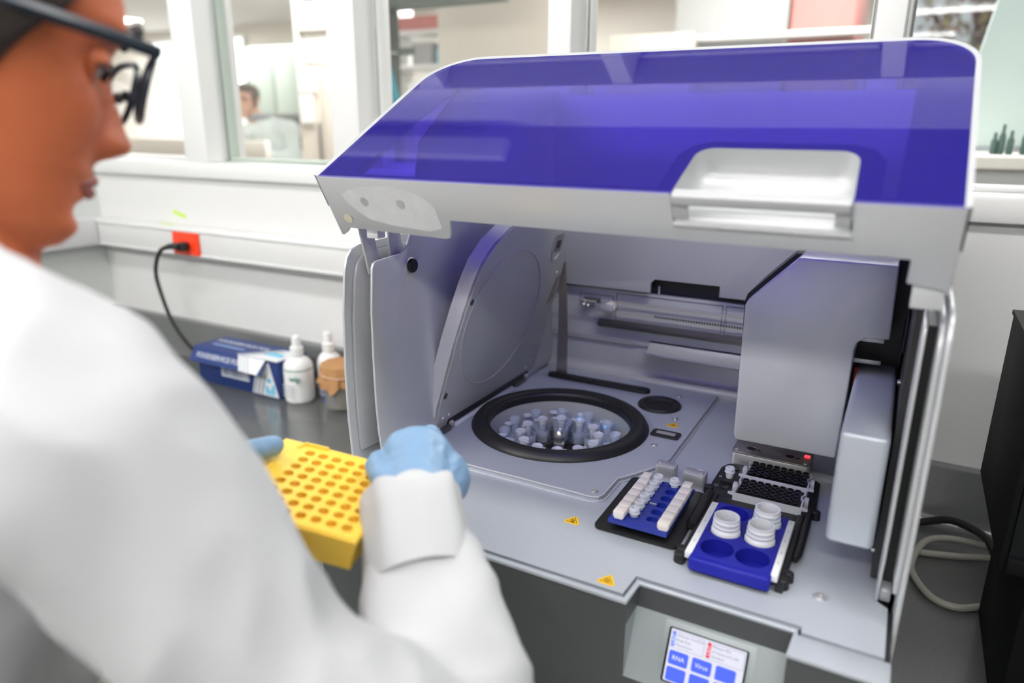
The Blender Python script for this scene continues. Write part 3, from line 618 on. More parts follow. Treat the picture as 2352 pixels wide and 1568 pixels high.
finish('gasket_ring', MB().lathe([(0.1065, 0.0), (0.1065, 0.010), (0.109, 0.0135), (0.114, 0.0135), (0.118, 0.0165), (0.123, 0.0175), (0.128, 0.0155), (0.1325, 0.010), (0.1345, 0.0065), (0.1345, 0.005)], (CX, CY, 0), 96, closed=True), M['rubber'], ins)
finish('centrifuge_bowl', MB().lathe([(0.112, -0.004), (0.1075, 0.006), (0.1065, -0.01), (0.1065, -0.075), (0.100, -0.083), (0.0, -0.083)], (CX, CY, 0), 72), M['silver_in'], ins)
rt = finish('rotor', MB().lathe([(0.0, -0.062), (0.096, -0.062), (0.097, -0.058), (0.097, -0.050), (0.094, -0.047), (0.046, -0.047), (0.043, -0.044), (0.041, -0.044), (0.038, -0.046), (0.030, -0.056), (0.016, -0.058), (0.014, -0.05), (0.0, -0.05)], (CX, CY, 0), 64), M['black_gloss'], ins)
for k in range(12):
    a = math.radians(95 + 30 * k)
    finish('rotor_hole', MB().lathe([(0, -0.0465), (0.0055, -0.0465), (0.0055, -0.0475)], (CX + 0.037 * math.cos(a) * 1.35, CY + 0.037 * math.sin(a) * 1.35, 0), 12), M['dark'], rt)
finish('rotor_knob', MB().lathe([(0.0085, -0.058), (0.0085, -0.026), (0.006, -0.0245), (0.006, -0.0205), (0.0078, -0.0195), (0.0088, -0.0165), (0.0085, -0.0125), (0.005, -0.006), (0.0035, -0.0045), (0.0025, -0.006), (0, -0.008)], (CX, CY, 0), 28), M['chrome'], ins)
for a in (96, 68):
    a = math.radians(a); finish('indicator_light', MB().sphere((CX + 0.101 * math.cos(a), CY + 0.101 * math.sin(a), -0.028), 0.0022, 8), M['led_blue'], ins)

# fittings on the centrifuge plate and deck
finish('round_port', MB().lathe([(0.0, 0.0064), (0.021, 0.0064), (0.0225, 0.0075), (0.026, 0.0105), (0.033, 0.0105), (0.0350, 0.008), (0.0350, 0.006)], (0.279, 0.492, 0), 40), M['rubber'], ins)
finish('black_slot', MB().ext(rr(0.057, 0.248, 0.528, 0.548, 0.0095), 'z', 0.006, 0.0125), M['rubber'], ins, bev=0.002)
hs = finish('slot_frame', MB().ext(rr(0.301, 0.3435, 0.371, 0.397, 0.005), 'z', 0.006, 0.0085), M['rubber'], ins, bev=0.0012)
finish('slot_opening', MB().ext(rr(0.3085, 0.3365, 0.3795, 0.3895, 0.002), 'z', 0.0085, 0.0088), M['greypanel'], hs)
def screw(x, y, z, r=0.0042, parent=None, m='chrome'):
    s_ = finish('screw', MB().lathe([(r * 1.5, z), (r * 1.45, z + 0.0006), (r * 1.1, z + 0.0004), (r, z + 0.0012), (r * 0.5, z + 0.0012), (r * 0.45, z - 0.0002), (0, z - 0.0002)], (x, y, 0), 20), M[m], parent or ins)
    return s_
for x, y in ((0.2955, 0.1755), (0.3175, 0.4495), (0.2955, 0.547), (0.3185, 0.342)): screw(x, y, cpz, 0.0035)
screw(0.5657, 0.0967, 0.0, 0.0048, None, 'cast')
def warning(c, s_, z, ang, kind):
    """yellow warning triangle lying on a sheet, black border and sign"""
    def tri(k, zz, th):
        P = []
        for i in range(3):
            a = math.radians(90 + 120 * i)
            for d in (-12, 0, 12): P.append((k * math.cos(a + math.radians(d)) * (1 if d == 0 else 0.985), k * math.sin(a + math.radians(d)) * (1 if d == 0 else 0.985)))
        return MB().ext(P, 'z', zz, zz + th)
    mt = Matrix.Translation((c[0], c[1], z)) @ Matrix.Rotation(ang, 4, 'Z')
    w_ = finish('warning_label', tri(s_, 0, 0.0003).xf(mt), M['warn'], ins, smooth=False)
    fr = MB()
    for k0, k1 in ((s_ * 0.84, s_ * 0.72),):
        A = [(k0 * math.cos(math.radians(90 + 120 * i)), k0 * math.sin(math.radians(90 + 120 * i))) for i in range(3)]
        B = [(k1 * math.cos(math.radians(90 + 120 * i)), k1 * math.sin(math.radians(90 + 120 * i))) for i in range(3)]
        for i in range(3):
            j = (i + 1) % 3; fr.poly([(*A[i], 0.00045), (*A[j], 0.00045), (*B[j], 0.00045), (*B[i], 0.00045)])
    finish('border', fr.xf(mt), M['warnblack'], w_, smooth=False)
    sg = MB()
    if kind == 'hot':
        for q in (-0.16, 0.0, 0.16): sg.tube([((q + 0.05 * math.sin(t * 2.2)) * s_, (-0.22 + 0.13 * t) * s_, 0.0005) for t in range(5)], 0.035 * s_, 5)
        sg.box(-0.3 * s_, 0.3 * s_, -0.34 * s_, -0.28 * s_, 0.0003, 0.0006)
    elif kind == 'pinch':
        sg.tube([(-0.25 * s_, -0.25 * s_, 0.0005), (0.1 * s_, -0.1 * s_, 0.0005), (0.05 * s_, 0.3 * s_, 0.0005)], 0.05 * s_, 5)
        sg.tube([(0.0, 0.1 * s_, 0.0005), (0.28 * s_, -0.2 * s_, 0.0005)], 0.06 * s_, 5)
    else:
        for i in range(3):
            a = math.radians(90 + 120 * i); cx, cy = 0.17 * s_ * math.cos(a), 0.17 * s_ * math.sin(a)
            sg.tube([(cx + 0.15 * s_ * math.cos(a + math.radians(t)), cy + 0.15 * s_ * math.sin(a + math.radians(t)), 0.0005) for t in range(-130, 131, 26)], 0.035 * s_, 5)
        sg.lathe([(0.05 * s_, 0.0004), (0.09 * s_, 0.0006), (0.05 * s_, 0.0007)], (0, 0, 0), 12)
    finish('sign', sg.xf(mt), M['warnblack'], w_, smooth=False)
warning((0.3215, 0.424), 0.0098, cpz, math.radians(0), 'pinch')
warning((0.2965, 0.1075), 0.0098, 0.0, math.radians(0), 'hot')
warning((0.3735, 0.0195), 0.0098, 0.0, math.radians(0), 'bio')

# open centrifuge cover, hinged on the left of the plate and leaning a little inward
ca = math.radians(14.5)
cu = Vector((math.sin(ca), 0, math.cos(ca))); cn = Vector((math.cos(ca), 0, -math.sin(ca))); c0 = Vector((0.030, 0, 0.013))
CM = Matrix(((cn.x, 0, cu.x, c0.x), (0, 1, 0, 0), (cn.z, 0, cu.z, c0.z), (0, 0, 0, 1)))     # local x: thickness, y: depth, z: up the cover
prof = [(0.2135, 0.004), (0.2125, 0.04), (0.2165, 0.09), (0.2215, 0.145), (0.2285, 0.187), (0.2368, 0.2235), (0.2485, 0.2535), (0.2726, 0.279), (0.31, 0.298), (0.36, 0.309), (0.415, 0.309), (0.465, 0.297), (0.50, 0.276), (0.522, 0.25), (0.5365, 0.215), (0.540, 0.17), (0.5365, 0.12), (0.5325, 0.05), (0.527, 0.004)]
cl = finish('centrifuge_cover', MB().ext(prof, 'x', -0.006, 0.0).xf(CM), M['silver_in'], ins, bev=0.001)
bd = MB()
def inset(p, d):
    out = []; n = len(p)
    for i in range(n):
        a = Vector(p[i - 1]); b = Vector(p[i]); c = Vector(p[(i + 1) % n]); t = ((b - a).normalized() + (c - b).normalized()).normalized(); out.append((b.x + t.y * -d if False else b.x - (-t.y) * d * -1, b.y - t.x * d))
    return out
# edge band: a strip running round the cover's free edge
N_ = len(prof); ctr = Vector((0.375, 0.15))
for i in range(N_ - 1):
    a, b = Vector(prof[i]), Vector(prof[i + 1])
    ia, ib = a + (ctr - a) * 0.018, b + (ctr - b) * 0.018
    v = bd._v([(-0.026, *a), (-0.026, *b), (-0.001, *b), (-0.001, *a), (-0.026, *ia), (-0.026, *ib), (-0.001, *ib), (-0.001, *ia)])
    for f in ((0, 1, 2, 3), (4, 7, 6, 5), (0, 4, 5, 1), (3, 2, 6, 7)): bd.bm.faces.new([v[k] for k in f])
bmesh.ops.remove_doubles(bd.bm, verts=bd.bm.verts[:], dist=1e-5)
finish('edge_band', bd.xf(CM), M['alu'], cl, ang=50)
finish('cover_back', MB().ext([(p[0] + (0.375 - p[0]) * 0.02, p[1] + (0.15 - p[1]) * 0.02) for p in prof], 'x', -0.022, -0.006).xf(CM), M['silver_in'], cl)
gp = [(0.0008, 0.345 + 0.118 * math.cos(2 * PI * i / 64) if False else CY + 0.113 * math.cos(2 * PI * i / 64), 0.151 + 0.108 * math.sin(2 * PI * i / 64)) for i in range(64)]
finish('pressed_ring', MB().tube(gp, 0.0009, 5, closed=True).xf(CM), M['silver_in'], cl)
for y, z in ((0.2215, 0.058), (0.2385, 0.201)):
    finish('screw', MB().lathe([(0.0048, 0.0), (0.0046, 0.0008), (0.002, 0.0010), (0.0018, 0.0002), (0, 0.0002)], (0, y, z), 16, axis='x').xf(CM), M['darkmetal'], cl)
for y, z in ((0.229, 0.018), (0.2445, 0.018), (0.49, 0.018), (0.505, 0.03), (0.525, 0.07), (0.515, 0.195)):
    finish('rivet', MB().lathe([(0.0024, 0.0), (0.002, 0.0009), (0, 0.0011)], (0, y, z), 10, axis='x').xf(CM), M['alu'], cl)
lt = finish('latch_recess', MB().lathe([(0.019, 0.0), (0.0195, 0.0016), (0.0165, 0.0018), (0.0150, -0.004), (0.0, -0.004)], (0, 0, 0), 28, axis='x').xf(CM @ Matrix.Translation((0, 0.487, 0.245)) @ Matrix.Diagonal((1, 0.85, 1.3, 1))), M['silver_in'], cl)
finish('latch_plate', MB().box(0.0018, 0.0028, 0.470, 0.498, 0.238, 0.268).xf(CM), M['steel'], cl, bev=0.0006)
finish('latch_hole', MB().box(0.0028, 0.0030, 0.477, 0.491, 0.244, 0.258).xf(CM), M['dark'], cl)
finish('latch_plate', MB().ext([(0.506, 0.135), (0.528, 0.147), (0.536, 0.190), (0.519, 0.184)], 'x', 0.0004, 0.0012).xf(CM), M['steel'], cl)
# hinge line
finish('hinge_gap', MB().box(0.0255, 0.0335, 0.245, 0.50, 0.0062, 0.0215), M['dark'], ins)
finish('hinge_rail', MB().ext([(0.032, 0.006), (0.040, 0.006), (0.040, 0.0085), (0.036, 0.0125), (0.0335, 0.0125)], 'y', 0.255, 0.44), M['deck'], ins, bev=0.0006)
for y in (0.212, 0.452):
    h_ = finish('hinge', MB().box(0.026, 0.038, y, y + 0.034, 0.006, 0.014), M['darkmetal'], ins, bev=0.001)
    finish('hinge_pin', MB().lathe([(0, y + 0.034), (0.005, y + 0.034), (0.005, y + 0.042), (0.003, y + 0.044), (0, y + 0.044)], (0.0335, 0, 0.0135) if False else (0.0335, 0, 0.0), 12, axis='y').xf(Matrix.Translation((0, 0, 0.0135))), M['cast'], h_)
# steel strap hanging from the cover to the slot
st = MB()
for (xa, xb, z0, z1) in ((0.0695, 0.0905, 0.0125, 0.135), (0.0715, 0.0885, 0.135, 0.215)): pass
A = [(0.0695, 0.543, 0.010), (0.0905, 0.543, 0.010), (0.0895, 0.546, 0.10), (0.0865, 0.548, 0.16), (0.0825, 0.548, 0.215), (0.0735, 0.548, 0.215), (0.0715, 0.548, 0.16), (0.0715, 0.546, 0.10)]
st.ext([(x, z) for x, y, z in A], 'y', 0.543, 0.5444)
finish('steel_strap', st, M['steel'], ins)

# side walls: inner liner, outer skin
lin = [(0.100, -0.004), (0.0912, 0.06), (0.0885, 0.10), (0.0879, 0.157), (0.0888, 0.22), (0.0935, 0.274), (0.0965, 0.2795), (0.1020, 0.2818), (0.152, 0.2838), (0.164, 0.2905), (0.172, 0.305), (0.176, 0.33), (0.20, 0.42), (0.30, 0.49), (0.62, 0.50), (0.62, -0.004)]
wl = finish('side_liner', MB().ext(lin, 'x', 0.0265, 0.030), M['silver'], ins, bev=0.0008)
finish('pivot_knob', MB().lathe([(0.0095, 0.0), (0.0095, 0.006), (0.0085, 0.0075), (0.0, 0.008)], (0.030, 0.167, 0.266), 28, axis='x'), M['black_gloss'], wl)
finish('pivot_collar', MB().lathe([(0.0105, 0.0), (0.0108, 0.003), (0.0095, 0.0035)], (0.030, 0.167, 0.266), 28, axis='x'), M['chrome'], wl)
osk = [(0.080, BZ + 0.014), (0.0765, 0.029), (0.0734, 0.079), (0.0730, 0.139), (0.0762, 0.217), (0.0822, 0.268), (0.0875, 0.2845), (0.097, 0.2945), (0.113, 0.2985), (0.20, 0.300), (0.60, 0.300), (0.66, 0.29), (0.66, BZ + 0.014)]
for x0, sgn in ((-0.0075, 1), (0.6335, -1)):
    wo = finish('outer_skin', MB().ext(osk, 'x', x0, x0 + 0.004 * sgn), M['silver'], ins, bev=0.001)
    ib = [(y + 0.012, z - 0.010 if z > 0.2 else z) for y, z in osk[1:-2]] + [(0.64, 0.28), (0.64, 0.0)]
    finish('inner_skin', MB().ext(ib, 'x', x0 + 0.004 * sgn, x0 + 0.009 * sgn), M['silver'], wo, bev=0.0015)
finish('side_gap_liner', MB().box(0.018, 0.0255, 0.125, 0.62, -0.1, 0.275), M['dark'], ins)
rl = [(0.114, 0.001)] + lin[1:9] + lin[10:]
wr_ = finish('side_liner', MB().ext(rl, 'x', 0.6125, 0.6150), M['silver'], ins, bev=0.0008)
finish('side_gap_liner', MB().box(0.6170, 0.6255, 0.13, 0.62, -0.1, 0.275), M['dark'], ins)
# dark mechanism on the inside of the right wall
mech = finish('drive_housing', MB().box(0.6065, 0.6122, 0.15, 0.60, 0.004, 0.33), M['dark'], ins)
for (y0, y1, z0, z1) in ((0.30, 0.42, 0.20, 0.235), (0.22, 0.30, 0.12, 0.15), (0.34, 0.46, 0.13, 0.15), (0.20, 0.26, 0.05, 0.085)):
    finish('bracket', MB().box(0.603, 0.6065, y0, y1, z0, z1), M['black'], mech, bev=0.0008)
for (y, z) in ((0.255, 0.18), (0.235, 0.10), (0.16, 0.03)):
    finish('bolt', MB().lathe([(0.003, -0.003), (0.003, 0.0), (0, 0.0)], (0.6065, y, z), 10, axis='x'), M['chrome'], mech)
screw(0.6195, 0.135, -0.008, 0.003)
finish('corner_block', MB().ext([(0.1185, 0.0), (0.1185, 0.012), (0.125, 0.016), (0.20, 0.016), (0.20, 0.0)], 'x', 0.6155, 0.6255), M['silver'], ins, bev=0.0015)

# back wall
finish('back_panel', MB().ext([(0.034, 0.168), (0.222, 0.168), (0.222, 0.185), (0.229, 0.192), (0.338, 0.192), (0.338, 0.174), (0.606, 0.174), (0.606, 0.49), (0.034, 0.49)], 'y', 0.586, 0.592), M['silver_in'], ins, bev=0.0006)
finish('back_cavity', MB().box(0.034, 0.606, 0.612, 0.62, 0.14, 0.30), M['dark'], ins)
bw = finish('back_wall', MB().ext([(0.5875, 0.006), (0.590, 0.010), (0.598, 0.0125), (0.603, 0.018), (0.605, 0.026), (0.605, 0.066), (0.601, 0.068), (0.601, 0.1625), (0.612, 0.1625), (0.612, 0.0), (0.5875, 0.0)], 'x', 0.031, 0.606), M['silver'], ins, ang=60)
for z in (0.066, 0.0715, 0.100, 0.1045, 0.137):
    finish('groove_line', MB().box(0.031, 0.20 if z < 0.11 else 0.13, 0.6003, 0.6012, z, z + 0.0011), M['greypanel'], bw, smooth=False)
def gframe(x0, x1, z0, z1):
    t = 0.0009; mb = MB()
    for a in ((x0, x1, z0, z0 + t), (x0, x1, z1 - t, z1), (x0, x0 + t, z0, z1), (x1 - t, x1, z0, z1)): mb.box(a[0], a[1], 0.6002, 0.6012, a[2], a[3])
    return finish('groove_frame', mb, M['front'], bw, smooth=False)
gframe(0.087, 0.152, 0.128, 0.151); gframe(0.157, 0.343, 0.108, 0.1575); gframe(0.348, 0.56, 0.108, 0.1575)
finish('rail', MB().box(0.128, 0.60, 0.592, 0.601, 0.0955, 0.1085).box(0.128, 0.60, 0.587, 0.592, 0.0985, 0.1065), M['darkmetal'], ins, bev=0.001)
fl = finish('cable_tray', MB().ext([(0.601, 0.080), (0.601, 0.076), (0.590, 0.066), (0.576, 0.063), (0.572, 0.066), (0.572, 0.061), (0.578, 0.058), (0.603, 0.058), (0.603, 0.080)], 'x', 0.222, 0.60), M['silver'], ins, bev=0.0006)
bt = finish('drive_belt', MB().box(0.150, 0.60, 0.5935, 0.5945, 0.1405, 0.1435).box(0.150, 0.60, 0.5935, 0.5945, 0.1225, 0.1255), M['kraft'], ins)
bt.data.materials.clear(); bt.data.materials.append(mat('drive_belt', (0.45, 0.43, 0.38), 0.6))
tm = MB()
for k in range(70):
    x = 0.23 + k * 0.0045; tm.box(x, x + 0.0025, 0.593, 0.5936, 0.1240, 0.1270)
tb = finish('belt_teeth', tm, M['black'], ins); tb['kind'] = 'stuff'
pu = finish('belt_pulley', MB().lathe([(0.0, 0.586), (0.0095, 0.586), (0.0095, 0.598), (0, 0.598)], (0.150, 0, 0.0), 24, axis='y').xf(Matrix.Translation((0, 0, 0.1335))), M['plug'], ins)
finish('pulley_bracket', MB().box(0.124, 0.157, 0.580, 0.586, 0.127, 0.1385), M['cast'], pu, bev=0.001)
finish('tension_screw', MB().lathe([(0, 0.094), (0.004, 0.095), (0.0045, 0.101), (0.0028, 0.103), (0.0028, 0.124), (0, 0.124)], (0, 0.59, 0.1395), 12, axis='x'), M['chrome'], pu)
for (x, z) in ((0.100, 0.133), (0.1085, 0.132)): finish('bolt', MB().sphere((x, 0.588, z), 0.0038, 10), M['chrome'], pu)
finish('bracket_plate', MB().box(0.096, 0.128, 0.5945, 0.599, 0.1365, 0.1445), M['darkmetal'], pu, bev=0.0008)
finish('guide_pin', MB().lathe([(0, 0.164), (0.0018, 0.164), (0.0018, 0.178), (0, 0.178)], (0.233, 0.602, 0), 8), M['alu'], ins)

# pipetting gantry on the right
gpoly = [(0.486, 0.2965), (0.4335, 0.2405), (0.4305, 0.2335), (0.4325, 0.065), (0.4350, 0.0575), (0.5532, 0.0585), (0.5565, 0.1965), (0.5585, 0.2055), (0.5655, 0.2108), (0.5905, 0.2128), (0.588, 0.2965)]
gc = finish('gantry_cover', MB().ext(gpoly, 'y', 0.300, 0.43), M['silver'], ins, bev=0.0022, bseg=3)
finish('gantry_core', MB().ext([(0.478, 0.2955), (0.4265, 0.2405), (0.4235, 0.23), (0.4285, 0.09), (0.55, 0.09), (0.553, 0.2955)], 'y', 0.335, 0.46), M['black'], gc)
gi = finish('gantry_mechanism', MB().box(0.5545, 0.604, 0.36, 0.43, 0.075, 0.30), M['dark'], ins)
for z in (0.199, 0.172): finish('cross_bar', MB().box(0.552, 0.585, 0.333, 0.338, z, z + 0.0055), M['cast'], gi, bev=0.0006)
finish('side_bar', MB().box(0.5505, 0.5555, 0.333, 0.338, 0.115, 0.155), M['greypanel'], gi, bev=0.0006)
finish('red_ribbon', MB().box(0.5585, 0.5625, 0.335, 0.338, 0.12, 0.165), mat('red_ribbon_cable', (0.55, 0.01, 0.02), 0.5), gi)
finish('arm_cover', MB().box(0.5608, 0.6035, 0.122, 0.445, 0.047, 0.1655), M['deck'], ins, bev=0.0055, bseg=4)

# calibration block and the two blocks behind the shaker
cb = finish('calibration_block', MB().ext(rr(0.4235, 0.5235, 0.3455, 0.402, 0.006), 'z', 0.0, 0.0185), M['cast'], ins, bev=0.0012)
finish('steel_cap', MB().ext(rr(0.4240, 0.5230, 0.3460, 0.4015, 0.006), 'z', 0.0185, 0.0202), M['steel'], cb, bev=0.0005)
for x in (0.4470, 0.4965):
    finish('keyhole', MB().lathe([(0, 0.0203), (0.0065, 0.0203), (0.0065, 0.0205), (0, 0.0205)], (x, 0.365, 0), 20).ext(rr(x, x + 0.0125, 0.3625, 0.3665, 0.0019), 'z', 0.0203, 0.0204), M['dark'], cb)
    finish('keyhole_rim', MB().tube([(x + 0.0067 * math.cos(t * PI / 10), 0.365 + 0.0067 * math.sin(t * PI / 10), 0.0205) for t in range(20)], 0.0005, 5, closed=True), M['chrome'], cb)
for x, y in ((0.4295, 0.3545), (0.5175, 0.353)): finish('screw', MB().lathe([(0.0032, 0.0202), (0.003, 0.0210), (0.0014, 0.0210), (0.0013, 0.0204), (0, 0.0204)], (x, y, 0), 14), M['chrome'], cb)
finish('red_indicator', MB().box(0.5135, 0.5205, 0.374, 0.380, 0.0203, 0.0209), M['led_red'], cb)
for (x0, x1, y0, y1) in ((0.3465, 0.3735, 0.2535, 0.2715), (0.3835, 0.4125, 0.249, 0.2685)):
    b_ = finish('sensor_block', MB().ext(rr(x0, x1, y0, y1, 0.004), 'z', 0.0, 0.0215), M['cast'], ins, bev=0.0014)
    xs = x0 + 0.005 if x0 < 0.36 else x1 - 0.006
    finish('screw', MB().lathe([(0.0027, 0.0214), (0.0026, 0.0222), (0.0012, 0.0222), (0.001, 0.0216), (0, 0.0216)], (xs, y0 + 0.009, 0), 14), M['chrome'], b_)
finish('engraved_mark', MB().box(0.399, 0.4075, 0.266, 0.2664, 0.0215, 0.0217), M['white_pl'], b_)

# ------------------------------------------------------------------ raised lid: violet acrylic in a silver frame
LS = Vector((0, 0.8805, 0.4741)); LN = Vector((0, -0.4741, 0.8805)); LP = Vector((0, 0.0452, 0.3844))
LM = Matrix(((1, 0, 0, 0), (0, LS.y, LN.y, LP.y), (0, LS.z, LN.z, LP.z), (0, 0, 0, 1)))   # local x across, y up the slope, z out of the sheet
XL, XR, ST, RC = -0.005, 0.6257, 0.2995, 0.056
def arc(cx, cy, r, a0, a1, n=10): return [(cx + r * math.cos(math.radians(a0 + (a1 - a0) * i / n)), cy + r * math.sin(math.radians(a0 + (a1 - a0) * i / n))) for i in range(n + 1)]
outer = [(XR, 0.0)] + arc(XR - RC, ST - RC, RC, 0, 90) + arc(XL + RC + 0.012, ST - RC - 0.012, RC + 0.012, 90, 180) + [(XL, 0.0)]
hcut = [(0.4035, 0.0)] + [(0.4075, 0.060)] + arc(0.4245, 0.0605, 0.017, 178, 92, 6) + arc(0.5295, 0.0595, 0.017, 88, 4, 6) + [(0.5490, 0.0)]
skirt = [(XL, 0), (0.4035, 0), (0.4045, -0.031), (0.5505, -0.031), (0.5490, 0), (XR, 0), (XR, -0.085), (0.620, -0.078), (0.594, -0.0745), (0.5945, -0.0505), (0.1605, -0.0475), (0.1555, -0.066), (0.1525, -0.0712), (0.147, -0.0728), (0.012, -0.069), (0.006, -0.0755), (-0.0015, -0.080), (XL, -0.080)]
lid = finish('lid', MB().ext([(x, z) for x, z in skirt], 'y', -0.0005, 0.0035).xf(LM), M['silver'], ins, bev=0.0011)
# frame wall round the sides and top
fw = MB(); path = outer
inn = []
for i, p in enumerate(path):
    a = Vector(path[max(i - 1, 0)]); b = Vector(path[min(i + 1, len(path) - 1)]); t = (b - a).normalized(); nn = Vector((-t.y, t.x)); inn.append((p[0] + nn.x * 0.0028, p[1] + nn.y * 0.0028))
for i in range(len(path) - 1):
    a, b, ia, ib = path[i], path[i + 1], inn[i], inn[i + 1]; z0, z1 = -0.040, 0.0012
    ea = lambda p, q: (p[0] + (p[0] - q[0]) * 0.6, p[1] + (p[1] - q[1]) * 0.6)
    oa, ob = ea(a, ia), ea(b, ib)
    v = fw._v([(*oa, z0), (*ob, z0), (*ob, z1), (*oa, z1), (*ia, z0), (*ib, z0), (*ib, z1 - 0.0012), (*ia, z1 - 0.0012)])
    for f in ((0, 1, 2, 3), (4, 7, 6, 5), (3, 2, 6, 7), (0, 4, 5, 1)): fw.bm.faces.new([v[k] for k in f])
bmesh.ops.remove_doubles(fw.bm, verts=fw.bm.verts[:], dist=1e-5)
finish('frame_wall', fw.xf(LM), M['silver'], lid, ang=50)
ac = outer[:-1] + [outer[-1]] + hcut          # counter-clockwise outline with the handle notch in its lower edge
wn = finish('acrylic_window', MB().ext(ac, 'z', -0.0030, 0.0).xf(LM), M['acrylic'], lid, ang=30)
# printed border under the sheet
zb0, zb1 = -0.0042, -0.0036
def band(polys):
    mb = MB()
    for p in polys: mb.ext(p, 'z', zb0, zb1)
    return mb.xf(LM)
lc = [(x, y) for x, y in outer if x < 0.08]
bord = [[(XL + 0.003, 0.001), (0.038, 0.001), (0.062, 0.205), (0.012, 0.268)] + [(x + 0.003, y) for x, y in lc if y < 0.262 and y > 0.0][0:0] + [(XL + 0.003, 0.235)],
        [(0.578, 0.001), (XR - 0.003, 0.001), (XR - 0.003, 0.245), (0.578, 0.255)],
        [(0.038, 0.001), (0.385, 0.001), (0.388, 0.0135), (0.038, 0.0135)], [(0.567, 0.001), (0.578, 0.001), (0.578, 0.0135), (0.567, 0.0135)],
        [(0.385, 0.001)] + [(x + (-0.0008 if x < 0.4765 else 0.0008), y + (0.0008 if y > 0.02 else 0.001)) for x, y in hcut] + [(0.567, 0.001), (0.566, 0.068), (0.556, 0.087), (0.538, 0.094), (0.417, 0.095), (0.401, 0.089), (0.391, 0.072)]]
finish('border_print', band(bord), M['acrylic_edge'], lid, smooth=False)
# handle cup with its bar
hw = M['handle_white']
cup = MB(); m_ = 12
ws = [(0.0782, 0.0), (0.0775, -0.012), (0.070, -0.022), (0.055, -0.027), (0.02, -0.030), (0.0, -0.0315)]
hx = lambda s_: (0.4038 + 0.0040 * min(s_, 0.06) / 0.06, 0.5488 - 0.0022 * min(s_, 0.06) / 0.06)
rings = []
base = [(0.4038, 0.0)] + hcut[1:-1] + [(0.5488, 0.0)]
for k, (zz, ins_) in enumerate(((0.0002, 0.0), (-0.010, 0.001), (-0.020, 0.003), (-0.0265, 0.008), (-0.029, 0.016))):
    cxm = 0.4765; rg = []
    for (x, y) in base:
        yy = max(0.0, y - ins_ * (1 if y > 0.03 else 0)) ; xx = x + (ins_ * 0.7 if x < cxm else -ins_ * 0.7) * (1 if y > 0.0 else 0.15)
        rg.append((xx, yy, zz - (0.0315 - 0.029) * (1 - min(1, yy / 0.05)) * (1 if k == 4 else 0)))
    rings.append(cup._v(rg))
for a, b in zip(rings[:-1], rings[1:]):
    for i in range(len(a) - 1): cup.bm.faces.new((a[i], a[i + 1], b[i + 1], b[i]))
cup.bm.faces.new(rings[-1])
hc = finish('handle_cup', cup.xf(LM), hw, lid, ang=40)
finish('handle_bar', MB().box(0.4042, 0.5486, -0.0035, 0.0085, -0.0105, 0.0004).xf(LM), hw, lid, bev=0.0025, bseg=3)
for xa, xb in ((0.4045, 0.4185), (0.5365, 0.5486)): finish('handle_post', MB().box(xa, xb, -0.0008, 0.0022, -0.0245, -0.0100).xf(LM), hw, lid, bev=0.0008)
finish('handle_ledge', MB().ext([(-0.0025, -0.0325), (-0.0025, -0.0305), (0.012, -0.0245), (0.014, -0.0265)], 'x', 0.4042, 0.5505).xf(LM), hw, lid, bev=0.0006)
# lid arms and small fittings
finish('lid_arm', MB().ext([(0.088, 0.345), (0.112, 0.345), (0.131, 0.270), (0.109, 0.262)], 'x', 0.0095, 0.0125), M['silver'], lid, bev=0.0006)
finish('lid_hook', MB().ext([(0.137, 0.36), (0.160, 0.36), (0.163, 0.30), (0.172, 0.282), (0.150, 0.262), (0.142, 0.275), (0.138, 0.30)], 'x', 0.0185, 0.0215), M['silver'], lid, bev=0.0006)
finish('lid_clip', MB().box(0.031, 0.047, 0.085, 0.10, 0.312, 0.323), M['alu'], lid, bev=0.0008)
finish('lid_arm', MB().box(0.599, 0.6225, 0.085, 0.098, 0.298, 0.323), M['silver'], lid, bev=0.0008)
finish('lid_arm', MB().ext([(0.10, 0.305), (0.125, 0.305), (0.20, 0.235), (0.19, 0.22)], 'x', 0.6155, 0.6175), M['alu'], lid, bev=0.0004)
def skp(x, d, o): return LM @ Vector((x, -0.0005 - o, -d))
wr = MB()
def blob(mb, pts, o, th=0.00015):
    A = mb._v([skp(x, d, o) for x, d in pts]); B = mb._v([skp(x, d, o + th) for x, d in pts]); k = len(pts)
    mb.bm.faces.new(A); mb.bm.faces.new(B)
    for i in range(k): mb.bm.faces.new((A[i], A[(i + 1) % k], B[(i + 1) % k], B[i]))
    return mb
resm = mat('adhesive_residue', (0.625, 0.64, 0.66), 0.6, 0.1, blotch=0.12, blotch_scale=60)
finish('adhesive_residue', blob(MB(), [(0.022, 0.022), (0.035, 0.016), (0.055, 0.012), (0.085, 0.009), (0.115, 0.013), (0.135, 0.020), (0.146, 0.032), (0.147, 0.058), (0.13, 0.064), (0.08, 0.060), (0.05, 0.054), (0.034, 0.042), (0.026, 0.032)], 0.0001), resm, lid, smooth=False)
for (x, d) in ((0.052, 0.030), (0.102, 0.030)):
    finish('residue_spot', blob(MB(), [(x + 0.0055 * math.cos(t * PI / 8), d + 0.006 * math.sin(t * PI / 8)) for t in range(16)], 0.0003), M['cast'], lid, smooth=False)
finish('glue_dot', blob(MB(), [(0.017 + 0.0062 * math.cos(t * PI / 8), 0.055 + 0.0058 * math.sin(t * PI / 8)) for t in range(16)], 0.0002, 0.0006), mat('glue_dot', (0.62, 0.58, 0.45), 0.5), lid, smooth=False)

